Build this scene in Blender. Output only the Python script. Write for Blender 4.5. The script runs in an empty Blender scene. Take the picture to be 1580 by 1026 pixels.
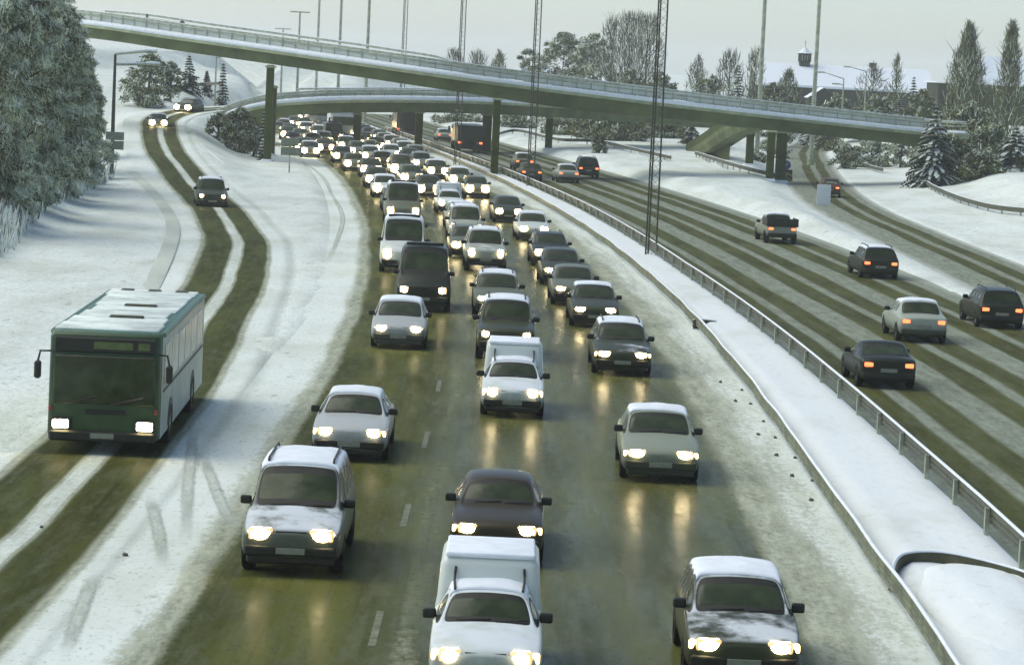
import bpy, bmesh, math, random
import numpy as np
from mathutils import Vector, Matrix, noise as mn
PI = math.pi
HAZE_D = 0.0003
scene = bpy.context.scene
COL = scene.collection

# ------------------------------------------------------------------ camera
FP, CAM_H, ROLL, HORIZON = 4600.0, 9.07, 0.046, 98.0          # calibrated on the 1580x1026 photograph
PITCH = math.atan((513 - HORIZON) * math.cos(ROLL) / FP)
FWD = Vector((0, math.cos(PITCH), -math.sin(PITCH)))
R0 = Vector((1, 0, 0)); U0 = Vector((0, math.sin(PITCH), math.cos(PITCH)))
CR = math.cos(ROLL) * R0 + math.sin(ROLL) * U0
CU = -math.sin(ROLL) * R0 + math.cos(ROLL) * U0
CAM = Vector((0, 0, CAM_H))
cd = bpy.data.cameras.new("camera"); cam = bpy.data.objects.new("camera", cd); COL.objects.link(cam)
m = Matrix((CR, CU, -FWD)).transposed().to_4x4(); m.translation = CAM
cam.matrix_world = m
cd.sensor_width = 36; cd.lens = FP / 1580 * 36; cd.clip_start = 0.5; cd.clip_end = 8000
scene.camera = cam

# ------------------------------------------------------------------ world, sun, exposure
SUN_EL, SUN_ROT = math.radians(50), math.radians(-75)
w = bpy.data.worlds.new("World"); scene.world = w; w.use_nodes = True
nt = w.node_tree; nt.nodes.clear()
sky = nt.nodes.new("ShaderNodeTexSky"); sky.sky_type = 'NISHITA'; sky.sun_disc = False
sky.sun_elevation = SUN_EL; sky.sun_rotation = SUN_ROT; sky.air_density = 0.62; sky.dust_density = 1.0; sky.ozone_density = 0.3
bg = nt.nodes.new("ShaderNodeBackground"); bg.inputs["Strength"].default_value = 0.15
wo = nt.nodes.new("ShaderNodeOutputWorld")
tint = nt.nodes.new("ShaderNodeMix"); tint.data_type = 'RGBA'; tint.blend_type = 'MULTIPLY'; tint.inputs[0].default_value = 1.0; tint.inputs[7].default_value = (1.0, 1.0, 0.94, 1)
nt.links.new(sky.outputs[0], tint.inputs[6]); nt.links.new(tint.outputs[2], bg.inputs[0]); nt.links.new(bg.outputs[0], wo.inputs[0])
sl = bpy.data.lights.new("sun", 'SUN'); sl.energy = 1.9; sl.angle = math.radians(70); sl.color = (1.0, 0.97, 0.84)
so = bpy.data.objects.new("sun", sl); COL.objects.link(so)
so.rotation_euler = (PI / 2 - SUN_EL, 0, PI - SUN_ROT)
scene.view_settings.view_transform = 'Standard'; scene.view_settings.look = 'None'
scene.view_settings.exposure = 0.24; scene.view_settings.gamma = 1.0
cy = scene.cycles
cy.max_bounces = 6; cy.diffuse_bounces = 3; cy.glossy_bounces = 3; cy.volume_bounces = 3; cy.transparent_max_bounces = 6
cy.sample_clamp_indirect = 4.0; cy.use_denoising = True; cy.caustics_reflective = False; cy.caustics_refractive = False

# ------------------------------------------------------------------ pixel helpers
def ray(px, py): return FWD + (px - 790) / FP * CR - (py - 513) / FP * CU
def G(px, py, z=0.0):
    d = ray(px, py); return CAM + d * ((z - CAM_H) / d.z)
def D(px, py, depth): return CAM + ray(px, py) * depth
def A(px, py, Y):                                                # the point of that ray over the ground line y = Y
    d = ray(px, py); return CAM + d * (Y / d.y)
def Cx(y):
    t = min(max(0.0, y - 75.0), 330.0); e = max(0.0, y - 405.0)
    return -4.513e-4 * t * t + 5.445e-7 * t ** 3 + e * (-2 * 4.513e-4 * 330 + 3 * 5.445e-7 * 330 ** 2)
def RB(y): return float(np.interp(y, [30, 60, 85, 110, 130, 185, 236, 280, 420], [9.85, 9.65, 9.25, 8.95, 8.7, 8.65, 8.3, 7.9, 7.7]))
def sstep(a, b, x):
    t = min(1, max(0, (x - a) / (b - a))); return t * t * (3 - 2 * t)
def crom(pts, n=12):
    pts = [Vector(p) for p in pts]; out = []
    for i in range(len(pts) - 1):
        p0 = pts[max(i - 1, 0)]; p1 = pts[i]; p2 = pts[i + 1]; p3 = pts[min(i + 2, len(pts) - 1)]
        for k in range(n):
            t = k / n
            out.append(0.5 * ((2 * p1) + (p2 - p0) * t + (2 * p0 - 5 * p1 + 4 * p2 - p3) * t * t + (3 * p1 - p0 - 3 * p2 + p3) * t ** 3))
    out.append(pts[-1]); return out

# ------------------------------------------------------------------ materials
class N:
    def __init__(s, name):
        s.m = bpy.data.materials.new(name); s.m.use_nodes = True; s.t = s.m.node_tree
        s.b = s.t.nodes["Principled BSDF"]
    def n(s, ty, **kw):
        x = s.t.nodes.new(ty)
        for k, v in kw.items(): setattr(x, k, v)
        return x
    def link(s, a, b): s.t.links.new(a, b)
    def math(s, op, a, b=None, c=None, clamp=False):
        x = s.n("ShaderNodeMath", operation=op); x.use_clamp = clamp
        for i, v in enumerate((a, b, c)):
            if v is None: continue
            if isinstance(v, (int, float)): x.inputs[i].default_value = v
            else: s.link(v, x.inputs[i])
        return x.outputs[0]
    def noise(s, vec, scale, detail=4, rough=0.55):
        x = s.n("ShaderNodeTexNoise"); x.inputs["Scale"].default_value = scale; x.inputs["Detail"].default_value = detail
        x.inputs["Roughness"].default_value = rough
        if vec is not None: s.link(vec, x.inputs["Vector"])
        return x.outputs["Fac"]
    def scalev(s, vec, sc):
        x = s.n("ShaderNodeMapping"); x.inputs["Scale"].default_value = sc; s.link(vec, x.inputs["Vector"]); return x.outputs[0]
    def mix(s, f, a, b):
        x = s.n("ShaderNodeMix", data_type='RGBA')
        if isinstance(f, (int, float)): x.inputs[0].default_value = f
        else: s.link(f, x.inputs[0])
        for i, v in ((6, a), (7, b)):
            if isinstance(v, tuple): x.inputs[i].default_value = (*v, 1)
            else: s.link(v, x.inputs[i])
        return x.outputs[2]
    def mapr(s, v, a, b, c=0.0, d=1.0, smooth=True):
        x = s.n("ShaderNodeMapRange"); x.interpolation_type = 'SMOOTHSTEP' if smooth else 'LINEAR'
        s.link(v, x.inputs[0])
        for i, q in enumerate((a, b, c, d)): x.inputs[1 + i].default_value = q
        return x.outputs[0]
    def bump(s, h, strength, dist):
        x = s.n("ShaderNodeBump"); x.inputs["Strength"].default_value = strength; x.inputs["Distance"].default_value = dist
        s.link(h, x.inputs["Height"]); s.link(x.outputs[0], s.b.inputs["Normal"])
    def base(s, c, rough=0.6, spec=0.5, metal=0.0):
        if isinstance(c, tuple): s.b.inputs["Base Color"].default_value = (*c, 1)
        else: s.link(c, s.b.inputs["Base Color"])
        if isinstance(rough, (int, float)): s.b.inputs["Roughness"].default_value = rough
        else: s.link(rough, s.b.inputs["Roughness"])
        s.b.inputs["Specular IOR Level"].default_value = spec; s.b.inputs["Metallic"].default_value = metal
        return s
def coords(n, kind="Object"): return n.n("ShaderNodeTexCoord").outputs[kind]
def plain(name, c, rough=0.6, spec=0.5, metal=0.0, var=0.25, scale=6.0):
    n = N(name); f = n.noise(coords(n), scale, 5)
    c2 = tuple(x * (1 - var) for x in c); c3 = tuple(min(1, x * (1 + var)) for x in c)
    return n.base(n.mix(n.mapr(f, 0.3, 0.7), c2, c3), rough, spec, metal).m
def emit(name, c, s, base=(0.8, 0.8, 0.8)):
    n = N(name); n.base(base, 0.2); n.b.inputs["Emission Color"].default_value = (*c, 1); n.b.inputs["Emission Strength"].default_value = s
    return n.m

SNOW_C = (0.80, 0.87, 0.82); SNOW_D = (0.60, 0.66, 0.57); SLUSH = (0.42, 0.455, 0.35); ASPH = (0.062, 0.069, 0.018)
def snow_color(n, o, dirty, clean, speck, dark=None):
    dark = dark or SNOW_D
    f1 = n.noise(n.scalev(o, (1, 0.35, 1)), 0.35, 6, 0.6); f2 = n.noise(n.scalev(o, (1, 0.5, 1)), 3.5, 5, 0.7)
    c = n.mix(n.mapr(f1, 0.5 - dirty, 0.85 - dirty * 0.4), clean, dark)
    c = n.mix(n.mapr(f2, 0.52, 0.75, 0, 0.55), c, dark)
    if speck:
        f3 = n.noise(n.scalev(o, (1, 0.45, 1)), 2.3, 6, 0.75)
        c = n.mix(n.mapr(f3, 0.57, 0.70, 0, 0.75), c, (0.30, 0.325, 0.23))
        f4 = n.noise(n.scalev(o, (1, 0.4, 1)), 9.0, 4, 0.7)
        c = n.mix(n.mapr(f4, 0.53, 0.68, 0, 0.55), c, (0.40, 0.435, 0.34))
    return c, f2
def make_snow(name, dirty=0.25, clean=SNOW_C, speck=True, bump=0.5):
    n = N(name); o = coords(n); c, f2 = snow_color(n, o, dirty, clean, speck)
    n.base(c, 0.85, 0.2)
    h = n.math('ADD', n.math('MULTIPLY', f2, 0.5), n.noise(o, 1.1, 6, 0.6)); n.bump(h, bump, 0.25)
    return n.m
def road_mat(name, u0, u1, stops, amp=0.35, asph=ASPH, slush=SLUSH, snow=SNOW_D, wet=(0.22, 0.5), stretch=0.12, soft=0.14, fine=6.0, gloss=0.20, fade=None, wetlane=None):
    """stops: (lateral metre, how much snow lies there)"""
    n = N(name); uv = coords(n, "UV")
    sx = n.n("ShaderNodeSeparateXYZ"); n.link(uv, sx.inputs[0])
    wob = n.math('MULTIPLY', n.math('SUBTRACT', n.noise(n.scalev(uv, (0.15, 0.06, 1)), 1.0, 3), 0.5), 0.5)
    u = n.mapr(n.math('ADD', sx.outputs[0], wob), u0, u1, 0, 1, False)
    r = n.n("ShaderNodeValToRGB"); el = r.color_ramp.elements
    for i, (p, v) in enumerate(stops):
        p = (p - u0) / (u1 - u0)
        e = el[i] if i < 2 else el.new(p)
        e.position = p; e.color = (v, v, v, 1)
    n.link(u, r.inputs[0])
    st = n.noise(n.scalev(uv, (1.6, stretch, 1)), 1.0, 6, 0.65)
    fi = n.noise(n.scalev(uv, (1, 0.45, 1)), fine, 6, 0.75)
    nz = n.math('ADD', n.math('MULTIPLY', n.math('SUBTRACT', st, 0.5), 1.3), n.math('MULTIPLY', n.math('SUBTRACT', fi, 0.5), 1.9))
    v = n.math('ADD', r.outputs[0], n.math('MULTIPLY', nz, amp * 2))
    f = n.mapr(v, 0.5 - soft, 0.5 + soft)
    fs = n.mapr(v, 0.80, 1.05)
    patch = n.noise(n.scalev(uv, (0.8, 0.1, 1)), 1.0, 5, 0.6)
    a = n.mix(n.mapr(patch, 0.35, 0.7), asph, tuple(min(1, x * 1.9) for x in asph))
    p2 = n.noise(n.scalev(uv, (2.2, 0.35, 1)), 1.3, 7, 0.75)
    a = n.mix(n.mapr(p2, 0.42, 0.72, 0, 0.85), a, tuple(0.35 * x + 0.65 * q for x, q in zip(asph, (0.155, 0.172, 0.112))))
    a = n.mix(n.mapr(fi, 0.52, 0.72, 0, 0.65), a, tuple(x * 0.45 for x in asph))
    a = n.mix(n.mapr(n.noise(n.scalev(uv, (9, 0.08, 1)), 1.0, 4, 0.6), 0.5, 0.75, 0, 0.4), a, tuple(x * 0.55 for x in asph))
    scol = snow_color(n, coords(n), 0.16, SNOW_C, True)[0] if snow == SNOW_D else snow
    sl2 = n.mix(n.mapr(n.math('ADD', n.math('MULTIPLY', p2, 0.5), n.math('MULTIPLY', fi, 0.5)), 0.38, 0.62), tuple(x * 1.2 for x in slush), tuple(x * 0.62 for x in slush))
    c = n.mix(f, a, sl2); c = n.mix(fs, c, scol)
    dry = n.mapr(n.math('ADD', n.math('MULTIPLY', st, 0.6), n.math('MULTIPLY', fi, 0.4)), 0.35, 0.65, wet[0], wet[1])
    rough = n.math('ADD', n.math('MULTIPLY', f, 0.4), dry, clamp=True)
    n.base(c, rough, 0.5)
    df = n.n("ShaderNodeBsdfDiffuse"); n.link(c, df.inputs["Color"]); ms = n.n("ShaderNodeMixShader")
    n.link(n.mapr(n.math('ADD', f, n.math('MULTIPLY', n.math('SUBTRACT', 0.6, patch), 0.9)), 0.05, 0.75, gloss, 0.02) if not wetlane else n.math('MULTIPLY', n.mapr(n.math('ADD', f, n.math('MULTIPLY', n.math('SUBTRACT', 0.6, patch), 0.9)), 0.05, 0.75, gloss, 0.02), n.mapr(sx.outputs[0], *wetlane)), ms.inputs[0]); n.link(df.outputs[0], ms.inputs[1]); n.link(n.b.outputs[0], ms.inputs[2])
    outp = ms.outputs[0]
    if fade:
        tb = n.n("ShaderNodeBsdfTransparent"); m2 = n.n("ShaderNodeMixShader"); n.link(n.mapr(sx.outputs[0], fade[0], fade[1]), m2.inputs[0]); n.link(outp, m2.inputs[1]); n.link(tb.outputs[0], m2.inputs[2]); outp = m2.outputs[0]
    n.link(outp, n.t.nodes["Material Output"].inputs["Surface"])
    n.bump(n.math('ADD', n.math('MULTIPLY', fi, 0.25), f), 0.12, 0.02)
    return n.m

M_SNOW = make_snow("snow_ground", 0.16); M_SNOWM = make_snow("snow_median", 0.0, (0.83, 0.89, 0.89), False, 0.15)
M_SNOWCAP = plain("snow_cap", (0.84, 0.9, 0.95), 0.8, 0.2, var=0.06, scale=3)
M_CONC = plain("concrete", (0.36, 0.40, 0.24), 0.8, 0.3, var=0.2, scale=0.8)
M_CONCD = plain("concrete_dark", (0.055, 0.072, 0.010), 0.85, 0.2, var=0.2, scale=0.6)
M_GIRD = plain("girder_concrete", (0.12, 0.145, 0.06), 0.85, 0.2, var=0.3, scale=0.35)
M_STEEL = plain("galvanised_steel", (0.36, 0.39, 0.28), 0.45, 0.5, 0.3, var=0.3, scale=3)
M_STEELD = plain("weathered_steel", (0.07, 0.075, 0.04), 0.5, 0.4, 0.2, var=0.3, scale=3)
M_RAILG = plain("dull_rail_steel", (0.15, 0.165, 0.09), 0.5, 0.4, 0.2, var=0.4, scale=2)
M_MAST = plain("mast_steel", (0.05, 0.056, 0.03), 0.5, 0.4, 0.1, var=0.2)
M_RUB = plain("tyre_rubber", (0.016, 0.017, 0.011), 0.8, 0.2)
M_RIM = plain("wheel_rim", (0.15, 0.155, 0.13), 0.45, 0.5, 0.4)
M_TRIM = plain("black_trim", (0.018, 0.02, 0.012), 0.5, 0.4)
M_GREY = plain("grey_back_of_sign", (0.17, 0.2, 0.14), 0.6)
M_PLATE = plain("number_plate", (0.24, 0.26, 0.19), 0.5, var=0.1)
M_HEAD = emit("lit_headlight", (1.0, 0.78, 0.42), 45.0)
M_LENS = emit("glowing_lens_rim", (1.0, 0.60, 0.18), 0.9, (0.42, 0.40, 0.30))
M_SIDE = emit("lit_side_lamp", (1.0, 0.62, 0.22), 7.0)
M_TAIL = emit("lit_tail_light", (1.0, 0.16, 0.05), 3.2, (0.5, 0.05, 0.03))
M_BARK = plain("bark", (0.055, 0.052, 0.03), 0.9, 0.2)
M_TWIG = plain("bare_twigs", (0.10, 0.10, 0.065), 0.9, 0.1)
M_FOL = plain("olive_foliage", (0.090, 0.100, 0.016), 0.8, 0.2, var=0.45, scale=0.9)
M_FOLD = plain("dark_needles", (0.028, 0.040, 0.010), 0.8, 0.2, var=0.4, scale=0.9)
M_FROST = plain("frosted_foliage", (0.58, 0.64, 0.47), 0.9, 0.1, var=0.35, scale=1.2)
M_SNOWF = plain("snow_on_branches", (0.62, 0.70, 0.64), 0.9, 0.1, var=0.12, scale=2)
M_REED = plain("frosted_reed", (0.70, 0.76, 0.70), 0.9, 0.1, var=0.25, scale=1.2)
M_WHITE = plain("white_sign", (0.62, 0.67, 0.68), 0.6, var=0.04)
M_BLUE = plain("blue_sign", (0.06, 0.09, 0.30), 0.5, var=0.1)
M_YEL = plain("yellow_marker", (0.50, 0.36, 0.06), 0.5, var=0.1)
M_WALL = plain("dark_timber_wall", (0.035, 0.04, 0.02), 0.8, 0.2, var=0.25, scale=0.5)
M_ICE = plain("dirty_ice", (0.10, 0.105, 0.07), 0.7, 0.3)
M_MARK = plain("worn_white_paint", (0.155, 0.17, 0.10), 0.6, 0.3, var=0.45, scale=4)

def glass_mat():
    n = N("dark_window_glass"); o = coords(n); f = n.noise(o, 1.6, 4)
    n.base(n.mix(n.mapr(f, 0.35, 0.7), (0.026, 0.038, 0.012), (0.06, 0.078, 0.032)), n.mapr(n.noise(o, 5, 4), 0.3, 0.7, 0.06, 0.25), 0.32)
    return n.m
M_GLASS = glass_mat()
def paint_mat():
    n = N("car_paint"); oi = n.n("ShaderNodeObjectInfo"); o = coords(n)
    sp = n.n("ShaderNodeSeparateXYZ"); n.link(o, sp.inputs[0])
    ge = n.n("ShaderNodeNewGeometry"); sn = n.n("ShaderNodeSeparateXYZ"); n.link(ge.outputs["Normal"], sn.inputs[0])
    nz = n.noise(o, 7, 6, 0.65)
    low = n.mapr(n.math('ADD', sp.outputs[2], n.math('MULTIPLY', nz, 0.35)), 0.95, 0.40, 0, 0.85)  # road dirt and shade on the lower body, both put into the colour
    c = n.mix(low, oi.outputs["Color"], (0.030, 0.034, 0.016))
    big = n.noise(n.scalev(o, (1.3, 0.9, 1)), 1.6, 5, 0.6)
    up = n.mapr(sn.outputs[2], 0.75, 0.95)
    d = n.math('MULTIPLY', up, n.mapr(n.math('ADD', big, n.math('SUBTRACT', oi.outputs["Alpha"], 0.5)), 0.40, 0.66))
    d = n.math('MULTIPLY', d, 0.88)
    c = n.mix(d, c, (0.76, 0.82, 0.85))
    n.base(c, n.math('ADD', n.math('MULTIPLY', low, 0.35), n.math('MULTIPLY', d, 0.5)), 0.28)
    r = n.math('ADD', 0.3, n.math('ADD', n.math('MULTIPLY', low, 0.35), n.math('MULTIPLY', d, 0.5)), clamp=True)
    n.link(r, n.b.inputs["Roughness"])
    return n.m
M_PAINT = paint_mat()

# ------------------------------------------------------------------ mesh helpers
class MB:
    def __init__(s): s.v = []; s.f = []; s.mi = []
    def face(s, pts, mi=0):
        b = len(s.v); s.v += [tuple(p) for p in pts]; s.f.append(tuple(range(b, b + len(pts)))); s.mi.append(mi)
    def box(s, c, d, mi=0, rot=None):
        c = Vector(c); h = [Vector((x * d[0] / 2, y * d[1] / 2, z * d[2] / 2)) for x in (-1, 1) for y in (-1, 1) for z in (-1, 1)]
        if rot is not None: h = [rot @ q for q in h]
        b = len(s.v); s.v += [tuple(c + q) for q in h]
        for f in ((0, 1, 3, 2), (4, 6, 7, 5), (0, 4, 5, 1), (2, 3, 7, 6), (0, 2, 6, 4), (1, 5, 7, 3)):
            s.f.append(tuple(b + i for i in f)); s.mi.append(mi)
    def tube(s, pts, rad, n=6, mi=0, cap=True):
        pts = [Vector(p) for p in pts]; rings = []
        for i, p in enumerate(pts):
            d = (pts[min(i + 1, len(pts) - 1)] - pts[max(i - 1, 0)]).normalized()
            a = d.cross(Vector((0, 0, 1)) if abs(d.z) < 0.9 else Vector((1, 0, 0))).normalized(); e = d.cross(a)
            r = rad[i] if isinstance(rad, (list, tuple)) else rad
            b = len(s.v); rings.append(b)
            s.v += [tuple(p + (a * math.cos(2 * PI * k / n) + e * math.sin(2 * PI * k / n)) * r) for k in range(n)]
        for i in range(len(rings) - 1):
            for k in range(n):
                s.f.append((rings[i] + k, rings[i] + (k + 1) % n, rings[i + 1] + (k + 1) % n, rings[i + 1] + k)); s.mi.append(mi)
        if cap:
            s.f.append(tuple(rings[0] + k for k in reversed(range(n)))); s.mi.append(mi)
            s.f.append(tuple(rings[-1] + k for k in range(n))); s.mi.append(mi)
    def sweep(s, path, prof, mi=0, closed=True, up=None):
        """prof: (side, height) pairs; side is to the right of travel"""
        path = [Vector(p) for p in path]; rings = []
        for i, p in enumerate(path):
            d = path[min(i + 1, len(path) - 1)] - path[max(i - 1, 0)]; d.z = 0; d.normalize()
            r = Vector((d.y, -d.x, 0)); b = len(s.v); rings.append(b)
            s.v += [tuple(p + r * q[0] + Vector((0, 0, q[1]))) for q in prof]
        n = len(prof)
        for i in range(len(rings) - 1):
            for k in range(n if closed else n - 1):
                s.f.append((rings[i] + k, rings[i + 1] + k, rings[i + 1] + (k + 1) % n, rings[i] + (k + 1) % n)); s.mi.append(mi)
        if closed:
            s.f.append(tuple(rings[0] + k for k in range(n))); s.mi.append(mi)
            s.f.append(tuple(rings[-1] + k for k in reversed(range(n)))); s.mi.append(mi)
    def mesh(s, name, mats, smooth=False):
        me = bpy.data.meshes.new(name); me.from_pydata(s.v, [], s.f)
        for q in mats: me.materials.append(q)
        if len(mats) > 1: me.polygons.foreach_set("material_index", s.mi)
        if smooth: me.polygons.foreach_set("use_smooth", [True] * len(me.polygons))
        me.update(); return me
    def build(s, name, mats, parent=None, smooth=False):
        if not isinstance(mats, (list, tuple)): mats = [mats]
        return link(name, s.mesh(name, mats, smooth), parent)
def link(name, me, parent=None, loc=None):
    o = bpy.data.objects.new(name, me); COL.objects.link(o)
    if parent is not None: o.parent = parent
    if loc is not None: o.location = loc
    return o
def tag(o, label=None, cat=None, group=None, kind=None):
    if label: o["label"] = label
    if cat: o["category"] = cat
    if group: o["group"] = group
    if kind: o["kind"] = kind
    return o
def thing(name, label, cat, loc=(0, 0, 0), rz=0.0, group=None):
    o = link(name, None); o.location = loc; o.rotation_euler = (0, 0, rz); o.empty_display_size = 0.3
    return tag(o, label, cat, group)
def rbox(bm, c, d, bev=0.04, seg=2, taper=None):
    r = bmesh.ops.create_cube(bm, size=1.0); vs = r["verts"]
    for q in vs:
        q.co = Vector((q.co.x * d[0], q.co.y * d[1], q.co.z * d[2]))
        if taper: taper(q.co)
        q.co += Vector(c)
    es = list({e for q in vs for e in q.link_edges})
    if bev > 0: bmesh.ops.bevel(bm, geom=es, offset=bev, segments=seg, profile=0.5, affect='EDGES')
def bm_mesh(bm, name, mats, smooth=True):
    bmesh.ops.recalc_face_normals(bm, faces=bm.faces)
    me = bpy.data.meshes.new(name); bm.to_mesh(me); bm.free()
    for q in (mats if isinstance(mats, (list, tuple)) else [mats]): me.materials.append(q)
    if smooth: me.polygons.foreach_set("use_smooth", [True] * len(me.polygons))
    return me
def rbm(name, mat, boxes, bev=0.03, seg=2, smooth=False):
    bm = bmesh.new()
    for b in boxes: rbox(bm, b[0], b[1], b[2] if len(b) > 2 else bev, seg)
    return bm_mesh(bm, name, mat, smooth)

# ------------------------------------------------------------------ roads and ground
def strip(name, path, offs, zs, mat, parent=None, taper=None, last=None):
    """path: points; offs: lateral metres to the right of travel; zs: height per offset"""
    path = [Vector(p) for p in path]; V = []; UV = []; s = 0.0; n = len(offs)
    for i, p in enumerate(path):
        d = path[min(i + 1, len(path) - 1)] - path[max(i - 1, 0)]; d.z = 0; d.normalize(); r = Vector((d.y, -d.x, 0))
        if i: s += (p - path[i - 1]).length
        for o, zz in zip(offs, zs):
            k = taper(p) if taper else 1.0
            oo = last(p) if last and o == offs[-1] else o
            V.append(p + r * oo * k + Vector((0, 0, zz))); UV.append((o, s))
    F = [(i * n + k, i * n + k + 1, (i + 1) * n + k + 1, (i + 1) * n + k) for i in range(len(path) - 1) for k in range(n - 1)]
    me = bpy.data.meshes.new(name); me.from_pydata([tuple(v) for v in V], [], F); me.materials.append(mat)
    uv = me.uv_layers.new(name="UVMap")
    for l in me.loops: uv.data[l.index].uv = UV[l.vertex_index]
    me.polygons.foreach_set("use_smooth", [True] * len(F)); me.update()
    o = link(name, me, parent); o["kind"] = "structure"; return o
ys = [30 + i * 3 for i in range(150)]
C_PATH = [(Cx(y), y, 0) for y in ys]
R_PATH = [(Cx(y) + RB(y), y, 0) for y in ys]
main_mat = road_mat("wet_main_road", -8.5, 7.6, [(-8.5, 1.4), (-5.9, 1.15), (-5.3, 0.72), (-4.9, 0.36), (-4.5, 0.14), (-2.4, 0.10), (-2.0, 0.24), (-1.55, 0.43), (-1.2, 0.38), (-0.7, 0.18), (0.8, 0.12), (1.35, 0.24),
                    (1.7, 0.38), (2.1, 0.33), (2.6, 0.14), (4.2, 0.10), (4.7, 0.34), (5.2, 0.66), (6.0, 0.90), (7.0, 1.08), (7.6, 1.2)], amp=0.17, wet=(0.20, 0.42), gloss=0.24, wetlane=(-2.6, -0.8, 0.35, 1.6))
strip("main_road", C_PATH, [-7.1] + [-6.5 + i * 1.0 for i in range(14)] + [7.15], [0.0] * 16, main_mat)
tr = []
for c in (1.25, 2.75, 4.95, 6.45, 8.65, 10.1): tr += [(c - 0.62, 0.78), (c - 0.36, 0.12), (c + 0.36, 0.12), (c + 0.62, 0.78)]
tr = [(0.0, 0.92)] + tr + [(11.1, 0.8), (11.9, 1.2)]
opp_mat = road_mat("slushy_opposite_road", 0.0, 11.9, tr, amp=0.19, wet=(0.35, 0.55), asph=(0.058, 0.064, 0.018), slush=(0.27, 0.305, 0.24), snow=(0.36, 0.40, 0.33), stretch=0.03, soft=0.28, fine=7.0, gloss=0.15)
strip("opposite_road", R_PATH, [0.12 + i * 0.98 for i in range(13)], [0.0] * 13, opp_mat)
# central reservation: a low bank of clean snow between the two barriers
mp = []
V = []; F = []; nn = 11
for i, y in enumerate(ys):
    a, b = Cx(y) + 6.95, Cx(y) + RB(y) + 0.25
    for k in range(nn):
        t = k / (nn - 1); x = a + (b - a) * t
        z = 0.30 * min(1, 5 * t, 7 * (1 - t)) ** 0.7 + 0.05 * mn.noise(Vector((x * 0.9, y * 0.35, 3))) * min(1, 4 * t, 4 * (1 - t)) - 0.03
        V.append((x, y, z))
F = [(i * nn + k, i * nn + k + 1, (i + 1) * nn + k + 1, (i + 1) * nn + k) for i in range(len(ys) - 1) for k in range(nn - 1)]
me = bpy.data.meshes.new("median"); me.from_pydata(V, [], F); me.materials.append(M_SNOWM); me.polygons.foreach_set("use_smooth", [True] * len(F))
tag(link("median_strip", me), kind="structure")

RAMP = crom([(-8.85, 20, 0), (-8.85, 45, 0), (-8.95, 60, 0), (-9.4, 80, 0), (-10.25, 97, 0), (-11.3, 117, 0), (-12.3, 131, 0), (-13.6, 145, 0), (-15.5, 158.5, 0), (-17.5, 173, 0.02), (-20.6, 191, 0.15), (-24.2, 212, 0.6),
              (-28.0, 235, 1.25), (-31.2, 258, 2.0), (-32.8, 273, 2.55), (-31.8, 287, 3.1), (-26.5, 297, 3.6), (-20, 302, 4.05)], 8)
ramp_mat = road_mat("slip_road_with_two_tracks", -2.6, 2.6, [(-2.6, 1.2), (-1.75, 0.95), (-1.35, 0.2), (-1.2, 0.05), (-0.45, 0.05), (-0.30, 0.45), (-0.18, 0.95), (0.18, 0.95), (0.3, 0.45), (0.45, 0.05), (1.15, 0.05), (1.3, 0.3), (1.5, 0.8), (1.7, 1.1), (2.6, 1.2)],
                    amp=0.10, wet=(0.35, 0.55), asph=(0.050, 0.057, 0.014), soft=0.2, gloss=0.12, fade=(2.0, 2.8))
strip("ramp_road", RAMP, [-3.2, -1.7, -0.85, 0, 0.85, 1.7, 3.0], [0.003] * 7, ramp_mat, last=lambda p: min(3.0, Cx(p.y) - 6.5 - p.x) if p.y < 110 else 3.0)
SLIP = crom([(22.2, 40, 0), (22.6, 90, 0), (23.0, 125, 0), (23.2, 150, 0), (23.1, 177, 0), (23.2, 205, 0), (24.0, 228, 0), (25.3, 250, 0), (27.4, 280, 0), (30.2, 313, 0), (35.4, 371, 0), (46, 452, 0)], 28)
slip_mat = road_mat("slushy_slip_road", -3.0, 3.0, [(-3.0, 1.1), (-2.2, 0.8), (-1.5, 0.72), (-0.75, 0.7), (-0.5, 0.15), (-0.05, 0.1), (0.25, 0.6), (0.45, 0.75), (0.7, 0.6), (0.9, 0.1), (1.45, 0.1), (1.75, 0.7), (2.3, 0.85), (3.0, 1.15)],
                    amp=0.12, wet=(0.35, 0.55), asph=(0.058, 0.064, 0.018), slush=(0.27, 0.305, 0.24), snow=(0.50, 0.53, 0.48), soft=0.2, gloss=0.15)
strip("slip_road", SLIP, [-3.0, -2, -1, 0, 1, 2, 3.0], [-0.02, 0, 0, 0, 0, 0, -0.02], slip_mat)
FOOT = crom([(-12.6, 96, 0.09), (-14.2, 118, 0.09), (-17.3, 150, 0.09), (-21.5, 178, 0.1), (-26.5, 205, 0.3)], 10)

def dens(path): return np.array([[p.x, p.y, p.z] for p in path])
def near(path, X, Y):
    best = np.full(X.shape, 1e9); zz = np.zeros(X.shape)
    for q in dens(path):
        d = np.hypot(X - q[0], Y - q[1]); mk = d < best; best[mk] = d[mk]; zz[mk] = q[2]
    return best, zz
def ss(a, b, x):
    t = np.clip((x - a) / (b - a), 0, 1); return t * t * (3 - 2 * t)
xs = np.concatenate([np.array([-900, -600, -380, -240, -160, -110, -85]), np.arange(-70, -34, 0.9), np.arange(-34, 32, 0.42), np.arange(32, 72, 0.9), np.array([85, 110, 160, 240, 380, 600, 900])])
yy = [34.0]
while yy[-1] < 460: yy.append(yy[-1] * 1.0075)
yy += [480, 520, 580, 660, 760, 900, 1100, 1400, 2200, 4300]
yy = np.array(yy); X, Y = np.meshgrid(xs, yy)
CXA = np.array([Cx(float(v)) for v in yy])[:, None]; RBA = np.array([RB(float(v)) for v in yy])[:, None]
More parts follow.
